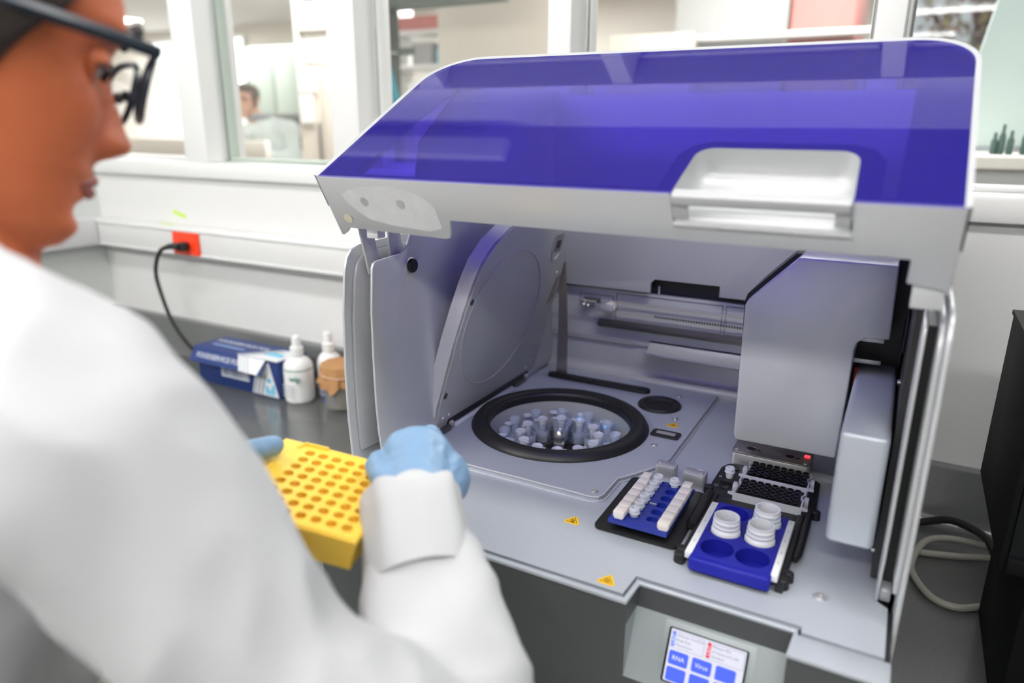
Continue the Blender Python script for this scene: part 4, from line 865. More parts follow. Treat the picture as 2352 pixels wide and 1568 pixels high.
# ------------------------------------------------------------------ shaker with its blue tube rack
sk = root('shaker_tray', 'flat black shaker tray on the deck under the blue tube rack with white strips', 'tray', (0.371, 0.17, 0.0))
finish('tray', MB().ext(rr(0.3225, 0.4205, 0.104, 0.241, 0.008), 'z', 0.0, 0.0045), M['black'], sk, bev=0.0012)
finish('pad', MB().ext(rr(0.3445, 0.4055, 0.116, 0.215, 0.006), 'z', 0.0045, 0.0118), M['black'], sk, bev=0.0008)
sr = root('tube_rack', 'deep blue shaker rack with two milky plug strips and small clear tubes', 'rack', (0.373, 0.163, 0.0118))
SX = (0.3640, 0.3845); SY = [0.1250 + 0.0178 * k for k in range(6)]
cells = []
for k, y in enumerate(SY):
    y0 = 0.1085 if k == 0 else (SY[k - 1] + y) / 2; y1 = 0.2195 if k == 5 else (SY[k + 1] + y) / 2
    for x, xa, xb in ((SX[0], 0.3585, 0.3742), (SX[1], 0.3742, 0.3975)): cells.append((xa, xb, y0, y1, x, y, 0.0062))
plate = MB().holes(cells, 0.018, 0.0055, 20)
for a, b in ((0.3415, 0.3585), (0.3975, 0.4055)): plate.poly([(a, 0.1085, 0.018), (b, 0.1085, 0.018), (b, 0.2195, 0.018), (a, 0.2195, 0.018)])
ro = [(0.3415, 0.1085), (0.4055, 0.1085), (0.4055, 0.2195), (0.3415, 0.2195)]
rim1 = [(0.3395, 0.1065), (0.4075, 0.1065), (0.4075, 0.2215), (0.3395, 0.2215)]
A = plate._v([(x, y, 0.018) for x, y in ro]); B = plate._v([(x, y, 0.0168) for x, y in rim1]); D = plate._v([(x, y, 0.0118) for x, y in rim1])
for i in range(4):
    j = (i + 1) % 4; plate.bm.faces.new((A[i], A[j], B[j], B[i])); plate.bm.faces.new((B[i], B[j], D[j], D[i]))
plate.bm.faces.new(D[::-1])
finish('rack_plate', plate, M['shakerblue'], sr)
for k, y in enumerate(SY):
    for x in SX:
        finish('hole_rim', MB().tube([(x + 0.0064 * math.cos(t * PI / 10), y + 0.0064 * math.sin(t * PI / 10), 0.0181) for t in range(20)], 0.0005, 5, closed=True), M['shakerblue'], sr)
finish('chrome_slot', MB().ext(rr(0.3705, 0.3795, 0.1580, 0.1612, 0.0015), 'z', 0.0181, 0.0187), M['chrome'], sr)
for x0, x1 in ((0.3445, 0.3575), (0.3955, 0.4085)):
    ps = finish('plug_strip', MB().box(x0 + 0.0015, x1 - 0.0015, 0.108, 0.2195, 0.0181, 0.020), M['plug'], sr, bev=0.0005)
    for k in range(7):
        y0 = 0.1078 + k * 0.0158
        finish('plug', MB().box(x0, x1 if k < 6 else x1 - 0.002, y0, y0 + 0.0152, 0.0196, 0.0272), M['plug'], ps, bev=0.0012)

def make_tube(x, y, z, label, group=None):
    t = root('sample_tube', label, 'tube', (x, y, z), group)
    finish('tube_wall', MB().lathe([(0.0, -0.0005), (0.0040, 0.0), (0.0048, 0.003), (0.0049, 0.0075), (0.0066, 0.0082), (0.0066, 0.0092), (0.0056, 0.0096), (0.0056, 0.0125), (0.0059, 0.0130), (0.0056, 0.0136), (0.0056, 0.0148), (0.0047, 0.0150), (0.0046, 0.006), (0.0030, 0.0015), (0, 0.0012)], (x, y, z), 20), M['clear_cap'], t)
    finish('neck_thread', MB().tube([(x + 0.0058 * math.cos(i * PI / 8), y + 0.0058 * math.sin(i * PI / 8), z + 0.0105 + 0.0002 * i / 2) for i in range(32)], 0.0004, 5), M['clear_cap'], t)
    return t
ords = ['nearest', 'second', 'third', 'fourth', 'fifth', 'farthest']
t0 = make_tube(SX[0], SY[0], 0.0131, 'clear open tube nearest the front in the left row of the blue rack', 'clear tubes in the blue shaker rack')
for k in range(1, 6): dup(t0, (SX[0], SY[k], 0.0131), 'clear open tube in the left row of the blue rack, %s from the front' % ('second', 'third', 'fourth', 'fifth', 'sixth')[k - 1])
dup(t0, (SX[1], SY[5], 0.0131), 'single clear open tube in the right row of the blue rack, by the metal blocks')

# ------------------------------------------------------------------ black worktable tray, blue bottle rack, bottles, tip racks
bt_ = root('worktable_tray', 'black plastic tray carrying the bottle rack and tip racks on the deck', 'tray', (0.478, 0.2, 0.0))
tp = [(0.4185, 0.240), (0.4170, 0.2475), (0.4185, 0.3190), (0.4240, 0.3320), (0.4330, 0.3385), (0.534, 0.3385), (0.5395, 0.332), (0.5425, 0.262), (0.5385, 0.2385)]
finish('upper_plate', MB().ext(tp, 'z', 0.0, 0.0072), M['black'], bt_, bev=0.0015)
frm = MB().box(0.4265, 0.4335, 0.082, 0.2385, 0.0, 0.0095).box(0.5245, 0.5325, 0.082, 0.2385, 0.0, 0.0095).box(0.4335, 0.5245, 0.2035, 0.2385, 0.0, 0.0085)
finish('frame', frm, M['black'], bt_, bev=0.0015)
finish('grip_rail', MB().tube([(0.4235, 0.150, 0.008), (0.4225, 0.155, 0.0095), (0.4225, 0.205, 0.0095), (0.4235, 0.2375, 0.009)], [0.0045, 0.006, 0.006, 0.005], 12), M['black'], bt_)
finish('grip_rail', MB().tube([(0.5355, 0.140, 0.006), (0.5370, 0.150, 0.0075), (0.5370, 0.215, 0.0075), (0.5370, 0.235, 0.007)], [0.003, 0.0045, 0.0045, 0.004], 12), M['black'], bt_)
for (x, y, r) in ((0.4265, 0.101, 0.0055), (0.4275, 0.0895, 0.006), (0.5300, 0.0945, 0.0065), (0.5340, 0.1080, 0.005), (0.4180, 0.2520, 0.0055), (0.5435, 0.2500, 0.005)):
    finish('locating_foot', MB().lathe([(r * 1.05, 0.0), (r * 1.05, 0.002), (r, 0.0095), (r * 0.8, 0.0105), (0, 0.0105)], (x, y, 0), 18), M['black'], bt_)
for (x, y, r) in ((0.4345, 0.3205, 0.0065), (0.4345, 0.2640, 0.0065)):
    finish('tube_slot', MB().tube([(x + r * math.cos(t * PI / 10), y + r * math.sin(t * PI / 10), 0.0072) for t in range(20)], 0.0009, 6, closed=True).lathe([(0, 0.0074), (r, 0.0074)], (x, y, 0), 20), M['black_gloss'], bt_)
finish('slot_bar', MB().box(0.427, 0.4445, 0.2725, 0.2785, 0.0072, 0.0105), M['black'], bt_, bev=0.0005)
for c_, y in (('A', 0.3205), ('B', 0.2895), ('C', 0.2640)): text('lettering', c_, 0.008, M['letter'], bt_, (0.4215, y, 0.0073), (1, 0, 0), (0, 1, 0), 0.0001)
make_tube(0.4345, 0.2915, 0.0073, 'single clear open tube standing at letter B on the black tray')

br = root('bottle_rack', 'blue plastic bottle rack with six round wells and white label strips', 'rack', (0.48, 0.14, 0.004))
HX = (0.4622, 0.4982); HY = (0.1035, 0.1435, 0.1830); HR = 0.0172
cells = []
for r_, y in enumerate(HY):
    y0 = 0.0835 if r_ == 0 else (HY[r_ - 1] + y) / 2; y1 = 0.2025 if r_ == 2 else (HY[r_ + 1] + y) / 2
    for x, xa, xb in ((HX[0], 0.4415, 0.4802), (HX[1], 0.4802, 0.5190)): cells.append((xa, xb, y0, y1, x, y, HR))
rp_ = MB().holes(cells, 0.0180, 0.0155, 36, rb=0.97)
A_ = [(0.4415, 0.0835), (0.5190, 0.0835), (0.5190, 0.2025), (0.4415, 0.2025)]
fr_ = [(0.4415, 0.0835), (0.5190, 0.0835), (0.5192, 0.0765), (0.5165, 0.0738), (0.4440, 0.0738), (0.4413, 0.0765)]
rp_.poly([(x, y, 0.018) for x, y in fr_])
lo_ = [(0.4413, 0.0765), (0.4440, 0.0738), (0.5165, 0.0738), (0.5192, 0.0765), (0.5190, 0.2025), (0.4415, 0.2025)]
T = rp_._v([(x, y, 0.018) for x, y in lo_]); U_ = rp_._v([(x + (0.0012 if x > 0.48 else -0.0012), y - (0.0016 if y < 0.1 else -0.001), 0.0162) for x, y in lo_]); L_ = rp_._v([(x + (0.0012 if x > 0.48 else -0.0012), y - (0.0016 if y < 0.1 else -0.001), 0.0048) for x, y in lo_])
for i in range(6):
    j = (i + 1) % 6; rp_.bm.faces.new((T[i], T[j], U_[j], U_[i])); rp_.bm.faces.new((U_[i], U_[j], L_[j], L_[i]))
bmesh.ops.remove_doubles(rp_.bm, verts=rp_.bm.verts[:], dist=1e-6)
finish('rack_body', rp_, M['rackblue'], br, ang=50)
finish('finger_groove', MB().ext(rr(0.449, 0.511, 0.0778, 0.0812, 0.0016), 'z', 0.0180, 0.0187), M['rackblue'], br, bev=0.0006)
for x0, x1 in ((0.4338, 0.4414), (0.5192, 0.5262)):
    ls = finish('label_strip', MB().box(x0, x1, 0.083, 0.2005, 0.0100, 0.0178), M['white_pl'], br, bev=0.0008)
    for y in (0.105, 0.125, 0.15, 0.172, 0.19):
        finish('label_print', MB().box(x0 + 0.0028, x0 + 0.0044, y, y + 0.005, 0.0178, 0.0179), M['ink_grey'], ls, smooth=False)
def make_bottle(x, y, label):
    z = 0.0046; b = root('reagent_bottle', label, 'bottle', (x, y, z), 'white bottles in the blue rack')
    finish('bottle_wall', MB().lathe([(0, z), (0.0150, z), (0.0158, z + 0.002), (0.0158, 0.0185), (0.0148, 0.0212), (0.0136, 0.0220), (0.0136, 0.0236), (0.0145, 0.0243), (0.0145, 0.0256), (0.0134, 0.0262), (0.0134, 0.0290), (0.0142, 0.0297), (0.0142, 0.0309), (0.0133, 0.0315), (0.0132, 0.0338), (0.0136, 0.0346), (0.0134, 0.0354), (0.0117, 0.0354), (0.0115, 0.024), (0.0138, 0.019), (0.0138, 0.0075), (0, 0.0065)], (x, y, 0), 36), M['bottle'], b, ang=60)
    return b
b0 = make_bottle(HX[0], HY[1], 'open white bottle in the middle well of the left column of the blue rack')
dup(b0, (HX[1], HY[1], 0.0046), 'open white bottle in the middle well of the right column of the blue rack')
dup(b0, (HX[1], HY[2], 0.0046), 'open white bottle in the back right well, next to the tip racks')

def tip_rack(x0, x1, y0, y1, z0, z1, label):
    r = root('tip_rack', label, 'rack', ((x0 + x1) / 2, (y0 + y1) / 2, z0), 'pale grey tip racks')
    def ol(d):
        P = [(x0 + d, y0 + d), (x1 - d, y0 + d)]
        yn = y0 + 0.62 * (y1 - y0)
        P += [(x1 - d, yn - 0.008), (x1 - d - 0.0025, yn - 0.005), (x1 - d - 0.0025, yn + 0.001), (x1 - d, yn + 0.004), (x1 - d, y1 - d), (x0 + d, y1 - d), (x0 + d, yn + 0.004), (x0 + d + 0.0025, yn + 0.001), (x0 + d + 0.0025, yn - 0.005), (x0 + d, yn - 0.008)]
        return P
    O = ol(0); I = ol(0.0016); mb = MB()
    a = mb._v([(x, y, z0) for x, y in O]); b = mb._v([(x, y, z1) for x, y in O]); c = mb._v([(x, y, z1) for x, y in I]); d = mb._v([(x, y, z1 - 0.0035) for x, y in I]); k = len(O)
    for i in range(k):
        j = (i + 1) % k
        for p, q in ((a, b), (b, c), (c, d)): mb.bm.faces.new((p[i], p[j], q[j], q[i]))
    mb.bm.faces.new(d); mb.bm.faces.new(a[::-1])
    finish('tip_plate', MB().ext([(x + (0.0003 if x < (x0 + x1) / 2 else -0.0003), y) for x, y in ol(0.002)], 'z', z1 - 0.0034, z1 - 0.0028), M['black'], r)
    finish('rack_tub', mb, M['greyrack'], r, ang=40)
    for s_, x in ((-1, x0), (1, x1)):
        ym = y0 + 0.5 * (y1 - y0)
        finish('clip_tab', MB().box(min(x, x + s_ * 0.005), max(x, x + s_ * 0.005), ym - 0.002, ym + 0.0075, z0, z1 - 0.0005), M['greyrack'], r, bev=0.0006)
        finish('clip_fin', MB().ext([(x, y0 + 0.002), (x + s_ * 0.0065, y0 + 0.0035), (x, y0 + 0.007)], 'z', z1 - 0.0045, z1 - 0.001), M['greyrack'], r)
    return r
tip_rack(0.4505, 0.5285, 0.2330, 0.2825, 0.0072, 0.0180, 'front pale grey tip rack with sunken black tips, behind the bottles')
tip_rack(0.4525, 0.5290, 0.2865, 0.3300, 0.0072, 0.0180, 'rear pale grey tip rack with raised black tips, by the steel block')
def make_tip(x, y, z, label, group):
    t = root('pipette_tip', label, 'pipette tip', (x, y, z), group)
    finish('tip_collar', MB().lathe([(0.0028, 0.0), (0.0031, 0.0040), (0.0039, 0.0048), (0.0040, 0.0062), (0.0033, 0.0064), (0.0030, 0.0030), (0, 0.0024)], (x, y, z), 14), M['black_gloss'], t)
    finish('tip_rim', MB().tube([(x + 0.0037 * math.cos(i * PI / 8), y + 0.0037 * math.sin(i * PI / 8), z + 0.0063) for i in range(16)], 0.00035, 5, closed=True), M['darkmetal'], t)
    return t
num = ['first', 'second', 'third', 'fourth', 'fifth', 'sixth', 'seventh', 'eighth']
tp0 = None
for name, X0_, Y0_, z, g in (('front', 0.4580, 0.2460, 0.0116, 'black tips in the front tip rack'), ('rear', 0.4605, 0.2945, 0.0118, 'black tips in the rear tip rack')):
    for r_ in range(4):
        for c_ in range(8):
            lab = 'black tip in the %s grey rack, %s row from the front, %s from the left' % (name, num[r_], num[c_])
            loc = (X0_ + c_ * 0.00875, Y0_ + r_ * 0.0097, z + (0 if name == 'front' else 0.0026))
            if tp0 is None: tp0 = make_tip(*loc, lab, g)
            else: dup(tp0, loc, lab, g)

# ------------------------------------------------------------------ rotor adapters with their tubes
def clockpos(k): return ['three', 'two', 'one', 'twelve', 'eleven', 'ten', 'nine', 'eight', 'seven', 'six', 'five', 'four'][k]
def adapter(k):
    a = math.radians(k)
    return a
RA = Vector((CX, CY, -0.047))
def build_adapter():
    t = root('rotor_adapter', 'x', 'adapter', RA, 'clear adapters round the centrifuge rotor')
    # wedge-shaped clear holder with a pointed nose towards the hub (local +x is outwards)
    O = [(0.044, 0.0), (0.050, -0.0085), (0.060, -0.0125), (0.080, -0.0165), (0.096, -0.0175), (0.098, 0.0), (0.096, 0.0175), (0.080, 0.0165), (0.060, 0.0125), (0.050, 0.0085)]
    mb = MB(); A = mb._v([(x, y, 0.001) for x, y in O]); B = mb._v([(x, y, 0.023 if x > 0.055 else 0.020) for x, y in O])
    I = [(0.071 + (x - 0.071) * 0.93, y * 0.92) for x, y in O]
    Cc = mb._v([(x, y, 0.023 if x > 0.055 else 0.020) for x, y in I]); Dd = mb._v([(x, y, 0.012) for x, y in I]); n_ = len(O)
    for i in range(n_):
        j = (i + 1) % n_
        for p, q in ((A, B), (B, Cc), (Cc, Dd)): mb.bm.faces.new((p[i], p[j], q[j], q[i]))
    mb.bm.faces.new(Dd)
    finish('holder', mb, M['clear'], t, local=True, ang=50)
    finish('divider', MB().box(0.0715, 0.0725, -0.013, 0.013, 0.010, 0.026).box(0.0945, 0.0955, -0.012, 0.012, 0.010, 0.024), M['clear'], t, local=True)
    return t
def build_column():
    t = root('spin_column', 'x', 'spin column', RA, 'open spin columns in the rotor')
    finish('column_wall', MB().lathe([(0.0040, 0.012), (0.0066, 0.018), (0.0068, 0.034), (0.0088, 0.035), (0.0090, 0.0405), (0.0078, 0.041), (0.0064, 0.037), (0.0060, 0.022), (0, 0.021)], (0.0845, 0, 0), 18), M['clear'], t, local=True)
    finish('column_lid', MB().lathe([(0.0, 0.0335), (0.0062, 0.0335), (0.0066, 0.0355), (0.0045, 0.0357), (0.0042, 0.0345), (0, 0.0345)], (0.0870, 0.0142, 0), 16).box(0.080, 0.084, 0.006, 0.0095, 0.0335, 0.0345), M['clear_cap'], t, local=True)
    return t
def build_elution():
    t = root('elution_tube', 'x', 'tube', RA, 'capped tubes round the rotor hub')
    finish('tube_wall', MB().lathe([(0.0, 0.005), (0.0028, 0.006), (0.0060, 0.018), (0.0063, 0.033), (0.0055, 0.033), (0.0052, 0.02), (0, 0.008)], (0.0595, 0, 0), 16), M['clear'], t, local=True)
    finish('tube_cap', MB().lathe([(0.0060, 0.026), (0.0064, 0.034), (0.0082, 0.0352), (0.0085, 0.0382), (0.0074, 0.0390), (0.0050, 0.0378), (0, 0.0378)], (0.0595, 0, 0), 18).box(0.0575, 0.0615, 0.0075, 0.0135, 0.0358, 0.0376), M['clear_cap'], t, local=True)
    return t
protos = [(build_adapter(), 'clear pointed rotor adapter at the %s o\'clock position in the centrifuge'), (build_column(), 'open clear spin column at the %s o\'clock position, near the bowl wall'), (build_elution(), 'frosted capped tube at the %s o\'clock position, nearer the rotor knob')]
order = ['one', 'twelve', 'eleven', 'ten', 'nine', 'eight', 'seven', 'six', 'five', 'four', 'three', 'two']
for p, lab in protos:
    for k in range(12):
        ang = math.radians(82 + 30 * k)
        name = order[k]
        if k == 0: p.rotation_euler = (0, 0, ang); p['label'] = lab % name
        else: dup(p, RA, lab % name, rot=(0, 0, ang))

# ------------------------------------------------------------------ cooling block (held by the worker)
PT = 0.0135
BR = Matrix(((0.947, -0.282, 0.151), (0.279, 0.959, 0.041), (-0.157, 0.004, 0.988))).to_4x4()
BO = Vector((0.1232, -0.1233, 0.1423))
BM = Matrix.Translation(BO) @ BR
def Bp(x, y, z): return BM @ Vector((x, y, z))
cbk = root('cooling_block', 'yellow plastic cooling block with rows of round holes held in gloved hands', 'rack', BO)
cbk.rotation_euler = BR.to_euler()
NC, NR = 7, 8
bx0, bx1, by0, by1, bh = -2.45 * PT, (NC - 1) * PT + 0.85 * PT, -7.85 * PT, 1.15 * PT, 0.031
cells = []
for c_ in range(NC):
    for r_ in range(NR):
        xa = -0.62 * PT if c_ == 0 else (c_ - 0.5) * PT; xb = bx1 if c_ == NC - 1 else (c_ + 0.5) * PT
        yb = by1 if r_ == 0 else -(r_ - 0.5) * PT; ya = by0 if r_ == NR - 1 else -(r_ + 0.5) * PT
        cells.append((xa, xb, ya, yb, c_ * PT, -r_ * PT, 0.00485))
ym = MB().holes(cells, 0.0, 0.020, 18)
e = 0.0022
def ringv(x0, x1, y0, y1, z, r=0.004):
    return ym._v([(x, y, z) for x, y in rr(x0, x1, y0, y1, r, 4)])
ym.poly([(bx0, by0, 0), (-0.62 * PT, by0, 0), (-0.62 * PT, by1, 0), (bx0, by1, 0)])
A = ym._v([(bx0, by0, 0), (bx1, by0, 0), (bx1, by1, 0), (bx0, by1, 0)])
B = ym._v([(bx0 - e, by0 - e, -e), (bx1 + e, by0 - e, -e), (bx1 + e, by1 + e, -e), (bx0 - e, by1 + e, -e)])
D = ym._v([(bx0 + 0.002, by0 + 0.002, -bh), (bx1 - 0.002, by0 + 0.002, -bh), (bx1 - 0.002, by1 - 0.002, -bh), (bx0 + 0.002, by1 - 0.002, -bh)])
for i in range(4):
    j = (i + 1) % 4; ym.bm.faces.new((A[i], A[j], B[j], B[i])); ym.bm.faces.new((B[i], B[j], D[j], D[i]))
ym.bm.faces.new(D[::-1])
bmesh.ops.remove_doubles(ym.bm, verts=ym.bm.verts[:], dist=1e-6)
finish('block_body', ym, M['yellow'], cbk, local=True, ang=40)
finish('corner_ridge', MB().tube([(bx0 + 0.018, by1 - 0.012, 0.0), (bx0 + 0.022, by1 - 0.002, 0.001), (bx0 + 0.045, by1 - 0.001, 0.001)], 0.0014, 8), M['yellow'], cbk, local=True)
finish('corner_ridge', MB().tube([(bx0 + 0.012, by0 + 0.06, 0.0), (bx0 + 0.012, by1 - 0.05, 0.0005)], 0.0012, 8), M['yellow'], cbk, local=True)

# ------------------------------------------------------------------ heads
PROF = [(-0.118, 0.045, -0.010, 0.020), (-0.108, 0.078, -0.020, 0.036), (-0.095, 0.0855, -0.030, 0.046), (-0.08, 0.0835, -0.045, 0.054), (-0.068, 0.0835, -0.055, 0.058), (-0.055, 0.0865, -0.066, 0.062),
        (-0.04, 0.0865, -0.078, 0.066), (-0.02, 0.0855, -0.090, 0.0695), (0.0, 0.085, -0.097, 0.0725), (0.02, 0.0875, -0.100, 0.0745), (0.036, 0.0925, -0.101, 0.0755), (0.055, 0.0905, -0.100, 0.0755),
        (0.075, 0.080, -0.092, 0.070), (0.092, 0.060, -0.077, 0.058), (0.104, 0.036, -0.056, 0.042), (0.112, 0.008, -0.028, 0.020)]
def lerp_prof(h):
    if h <= PROF[0][0]: return PROF[0][1:]
    for a, b in zip(PROF[:-1], PROF[1:]):
        if h <= b[0]:
            t = (h - a[0]) / (b[0] - a[0]); t = t * t * (3 - 2 * t) * 0.35 + t * 0.65
            return tuple(a[i] + (b[i] - a[i]) * t for i in (1, 2, 3))
    return PROF[-1][1:]
def gs(x, s): return math.exp(-(x / s) ** 2)
def head_point(h, th):
    f, b, w_ = lerp_prof(h); xc = (f + b) / 2 + 0.01; c, s_ = math.cos(th), math.sin(th)
    e1 = 2 / 2.35
    x = xc + (f - xc if c > 0 else xc - b) * (abs(c) ** e1) * (1 if c > 0 else -1)
    y = w_ * (abs(s_) ** e1) * (1 if s_ > 0 else -1)
    if c > 0:
        # nose
        if -0.052 < h < 0.03:
            t = (0.03 - h) / 0.061
            amp = 0.026 * min(1, max(0, t)) ** 1.25 if h > -0.031 else 0.026 * max(0, 1 - ((-0.031 - h) / 0.018) ** 1.6)
            x += max(0, amp) * gs(y, 0.0085 + 0.007 * min(1, max(0, t)))
            x += 0.0075 * gs(h + 0.036, 0.009) * (gs(y - 0.014, 0.008) + gs(y + 0.014, 0.008))
        # eye sockets, brows, cheekbones
        x -= 0.0105 * gs(h - 0.013, 0.014) * (gs(y - 0.033, 0.019) + gs(y + 0.033, 0.019))
        x += 0.0035 * gs(h - 0.036, 0.010) * gs(abs(y) - 0.03, 0.026)
        x += 0.005 * gs(h + 0.018, 0.02) * (gs(y - 0.044, 0.018) + gs(y + 0.044, 0.018))
        # lips and chin
        x += 0.0065 * gs(h + 0.0585, 0.006) * gs(y, 0.022) + 0.0065 * gs(h + 0.0715, 0.0065) * gs(y, 0.020)
        x -= 0.004 * gs(h + 0.0648, 0.0028) * gs(y, 0.024) + 0.0045 * gs(h + 0.082, 0.006) * gs(y, 0.024)
        x += 0.003 * gs(h + 0.097, 0.010) * gs(y, 0.02)
    return Vector((x, y, h))
def head_bm(mb, NV=84, NU=104):
    rings = []
    for i in range(NV + 1):
        h = -0.119 + 0.2315 * i / NV
        rings.append(mb._v([head_point(h, 2 * PI * (j / NU)) for j in range(NU)]))
    for a, b in zip(rings[:-1], rings[1:]):
        for j in range(NU): mb.bm.faces.new((a[j], a[(j + 1) % NU], b[(j + 1) % NU], b[j]))
    mb.bm.faces.new(rings[0][::-1]); mb.bm.faces.new(rings[-1])
    for s_ in (-1, 1):   # ears
        mb.tube([(-0.012, s_ * 0.072, -0.03), (-0.012, s_ * 0.079, -0.02), (-0.018, s_ * 0.085, 0.0), (-0.020, s_ * 0.087, 0.02), (-0.010, s_ * 0.083, 0.032), (0.0, s_ * 0.077, 0.022), (0.0, s_ * 0.073, 0.0)], [0.006, 0.008, 0.009, 0.009, 0.008, 0.007, 0.005], 10)
    return mb
def head_matrix(loc, yaw, pitch, roll=0.0):
    fw_ = Vector((math.cos(yaw) * math.cos(pitch), math.sin(yaw) * math.cos(pitch), -math.sin(pitch)))
    lf = Vector((-math.sin(yaw), math.cos(yaw), 0)); up_ = fw_.cross(lf)
    l2 = lf * math.cos(roll) + up_ * math.sin(roll); u2 = fw_.cross(l2)
    return Matrix(((fw_.x, l2.x, u2.x, loc[0]), (fw_.y, l2.y, u2.y, loc[1]), (fw_.z, l2.z, u2.z, loc[2]), (0, 0, 0, 1)))
def hair_cap(HM_, parent, m, hairline=0.062, off=0.006):
    mb = MB(); NV, NU = 26, 72; rings = []
    for i in range(NV + 1):
        rg = []
        for j in range(NU):
            th = 2 * PI * j / NU; c = math.cos(th)
            low = hairline if c > 0.62 else hairline - (hairline + 0.055) * min(1, max(0, (0.62 - c) / 0.85)) ** 0.7
            h = low + (0.1115 - low) * i / NV; p = head_point(h, th)
            k = off * min(1, i / 3.0 + 0.15); nn = Vector((p.x + 0.008, p.y, max(0, (p.z - 0.03)) * 1.3)).normalized()
            rg.append(p + nn * k * (1 + 0.25 * noise.noise(p * 60)))
        rings.append(mb._v(rg))
    for a, b in zip(rings[:-1], rings[1:]):
        for j in range(NU): mb.bm.faces.new((a[j], a[(j + 1) % NU], b[(j + 1) % NU], b[j]))
    mb.bm.faces.new(rings[-1])
    return finish('hair', mb.xf(HM_), m, parent)
def eyes(HM_, parent):
    for s_ in (-1, 1):
        ec = Vector((0.0725, s_ * 0.0325, 0.012))
        eb = finish('eye', MB().sphere(ec - Vector((0.0015, 0, 0)), 0.0110, 18).xf(HM_), M['eye'], parent)
        finish('iris', MB().sphere(ec + Vector((0.0098, -0.0005 * s_, -0.005)), 0.0046, 12, (0.55, 1, 1)).xf(HM_), M['iris'], eb)
        lid_ = MB().sphere(ec, 0.0131, 24)
        cut = [v for v in lid_.bm.verts if (v.co - ec).dot(Vector((-0.35, 0, 1.0)).normalized()) < -0.0030 and (v.co - ec).x > 0.0045]
        bmesh.ops.delete(lid_.bm, geom=cut, context='VERTS')
        finish('eyelid', lid_.xf(HM_), M[parent['_skin']], parent)
        finish('eyelashes', MB().tube([ec + Vector((0.0135 * math.cos(a), 0.0135 * math.sin(a), -0.0008 - 0.002 * math.cos(a))) for a in [k * 0.2 for k in range(-7, 8)]], [0.0006] + [0.0013] * 13 + [0.0006], 6).xf(HM_), M['hair'], parent)
        br_ = MB().tube([(0.0875, s_ * 0.054, 0.036), (0.0945, s_ * 0.042, 0.0415), (0.0975, s_ * 0.029, 0.040), (0.0985, s_ * 0.016, 0.036)], [0.0015, 0.003, 0.0035, 0.003], 8)
        finish('eyebrow', br_.xf(HM_), M['hair'], parent)
def wrinkle(me, amp, sc_, amp2=0.0, sc2=60):
    n = len(me.vertices); co = [0.0] * (3 * n); no = [0.0] * (3 * n)
    me.vertices.foreach_get('co', co); me.vertices.foreach_get('normal', no)
    for i in range(n):
        x, y, z = co[3 * i:3 * i + 3]
        d = amp * (0.5 - 2 * abs(noise.noise(Vector((x * sc_, y * sc_, z * sc_ * 0.55)))))
        if amp2: d += amp2 * (0.5 - 2 * abs(noise.noise(Vector((x * sc2 + 7, y * sc2, z * sc2 * 0.5)))))
        for k in range(3): co[3 * i + k] += no[3 * i + k] * d
    me.vertices.foreach_set('co', co); me.update()

# ------------------------------------------------------------------ the worker in the foreground
wk = root('person', 'person in a white lab coat, glasses and blue gloves holding the yellow block', 'person', (0.0, -0.45, FZ))
HM = head_matrix((0.056, -0.330, 0.4865), math.radians(67), math.radians(17.5), math.radians(-1.4))
hd = head_bm(MB()).xf(HM)
NB = Vector((0.045, -0.372, 0.330))
capsule(hd, HM @ Vector((-0.025, 0, -0.06)), NB + Vector((0, -0.01, -0.02)), 0.056, 0.062, 24)
capsule(hd, HM @ Vector((0.005, 0, -0.085)), NB + Vector((0.015, 0.02, -0.03)), 0.042, 0.055, 20); capsule(hd, HM @ Vector((0.030, 0, -0.090)), NB + Vector((0.005, 0.03, 0.0)), 0.034, 0.042, 20)
# trunk, arms and legs under the clothes, so that the figure is one body
SR = Vector((0.197, -0.378, 0.262)); ER = Vector((0.384, -0.275, 0.012)); WR_ = Vector((0.2596, -0.1468, 0.1252))
SL = Vector((-0.060, -0.250, 0.235)); EL = Vector((0.020, -0.345, 0.03)); WL_ = Vector((0.000, -0.150, 0.085))
PV = Vector((-0.03, -0.52, -0.22)); CH = Vector((0.03, -0.43, 0.12))
capsule(hd, NB, CH, 0.055, 0.085, 20); capsule(hd, CH, PV, 0.085, 0.10, 20); capsule(hd, SL, SR, 0.036, 0.036, 16)
SM = SR.lerp(ER, 0.5) + Vector((-0.010, -0.010, -0.008)); capsule(hd, SR, SM, 0.036, 0.030, 14); capsule(hd, SM, ER, 0.030, 0.030, 14); capsule(hd, ER, WR_, 0.030, 0.022, 14); capsule(hd, SL, EL, 0.036, 0.030, 14); capsule(hd, EL, WL_, 0.030, 0.022, 14)
KN = {}; AN = {}
for s_ in (-1, 1):
    hip = PV + Vector((0.09 * s_, -0.03 * s_, -0.05)); kn = hip + Vector((0.01 * s_, 0.03, -0.40)); an = Vector((hip.x + 0.015 * s_, hip.y - 0.02, FZ + 0.09)); KN[s_] = kn; AN[s_] = an
    capsule(hd, hip, kn, 0.085, 0.055, 16); capsule(hd, kn, an, 0.055, 0.04, 16)
body = finish('body', hd, M['skin'], wk)
body.modifiers.clear()
remesh(body, 0.0032, 3, 0.5)
wk['_skin'] = 'skin'
eyes(HM, wk)
lp = MB()
lp.tube([HM @ Vector(p) for p in ((0.080, -0.025, -0.064), (0.0885, -0.014, -0.0612), (0.0915, 0, -0.0605), (0.0885, 0.014, -0.0612), (0.080, 0.025, -0.064))], [0.0015, 0.0036, 0.0040, 0.0036, 0.0015], 8)
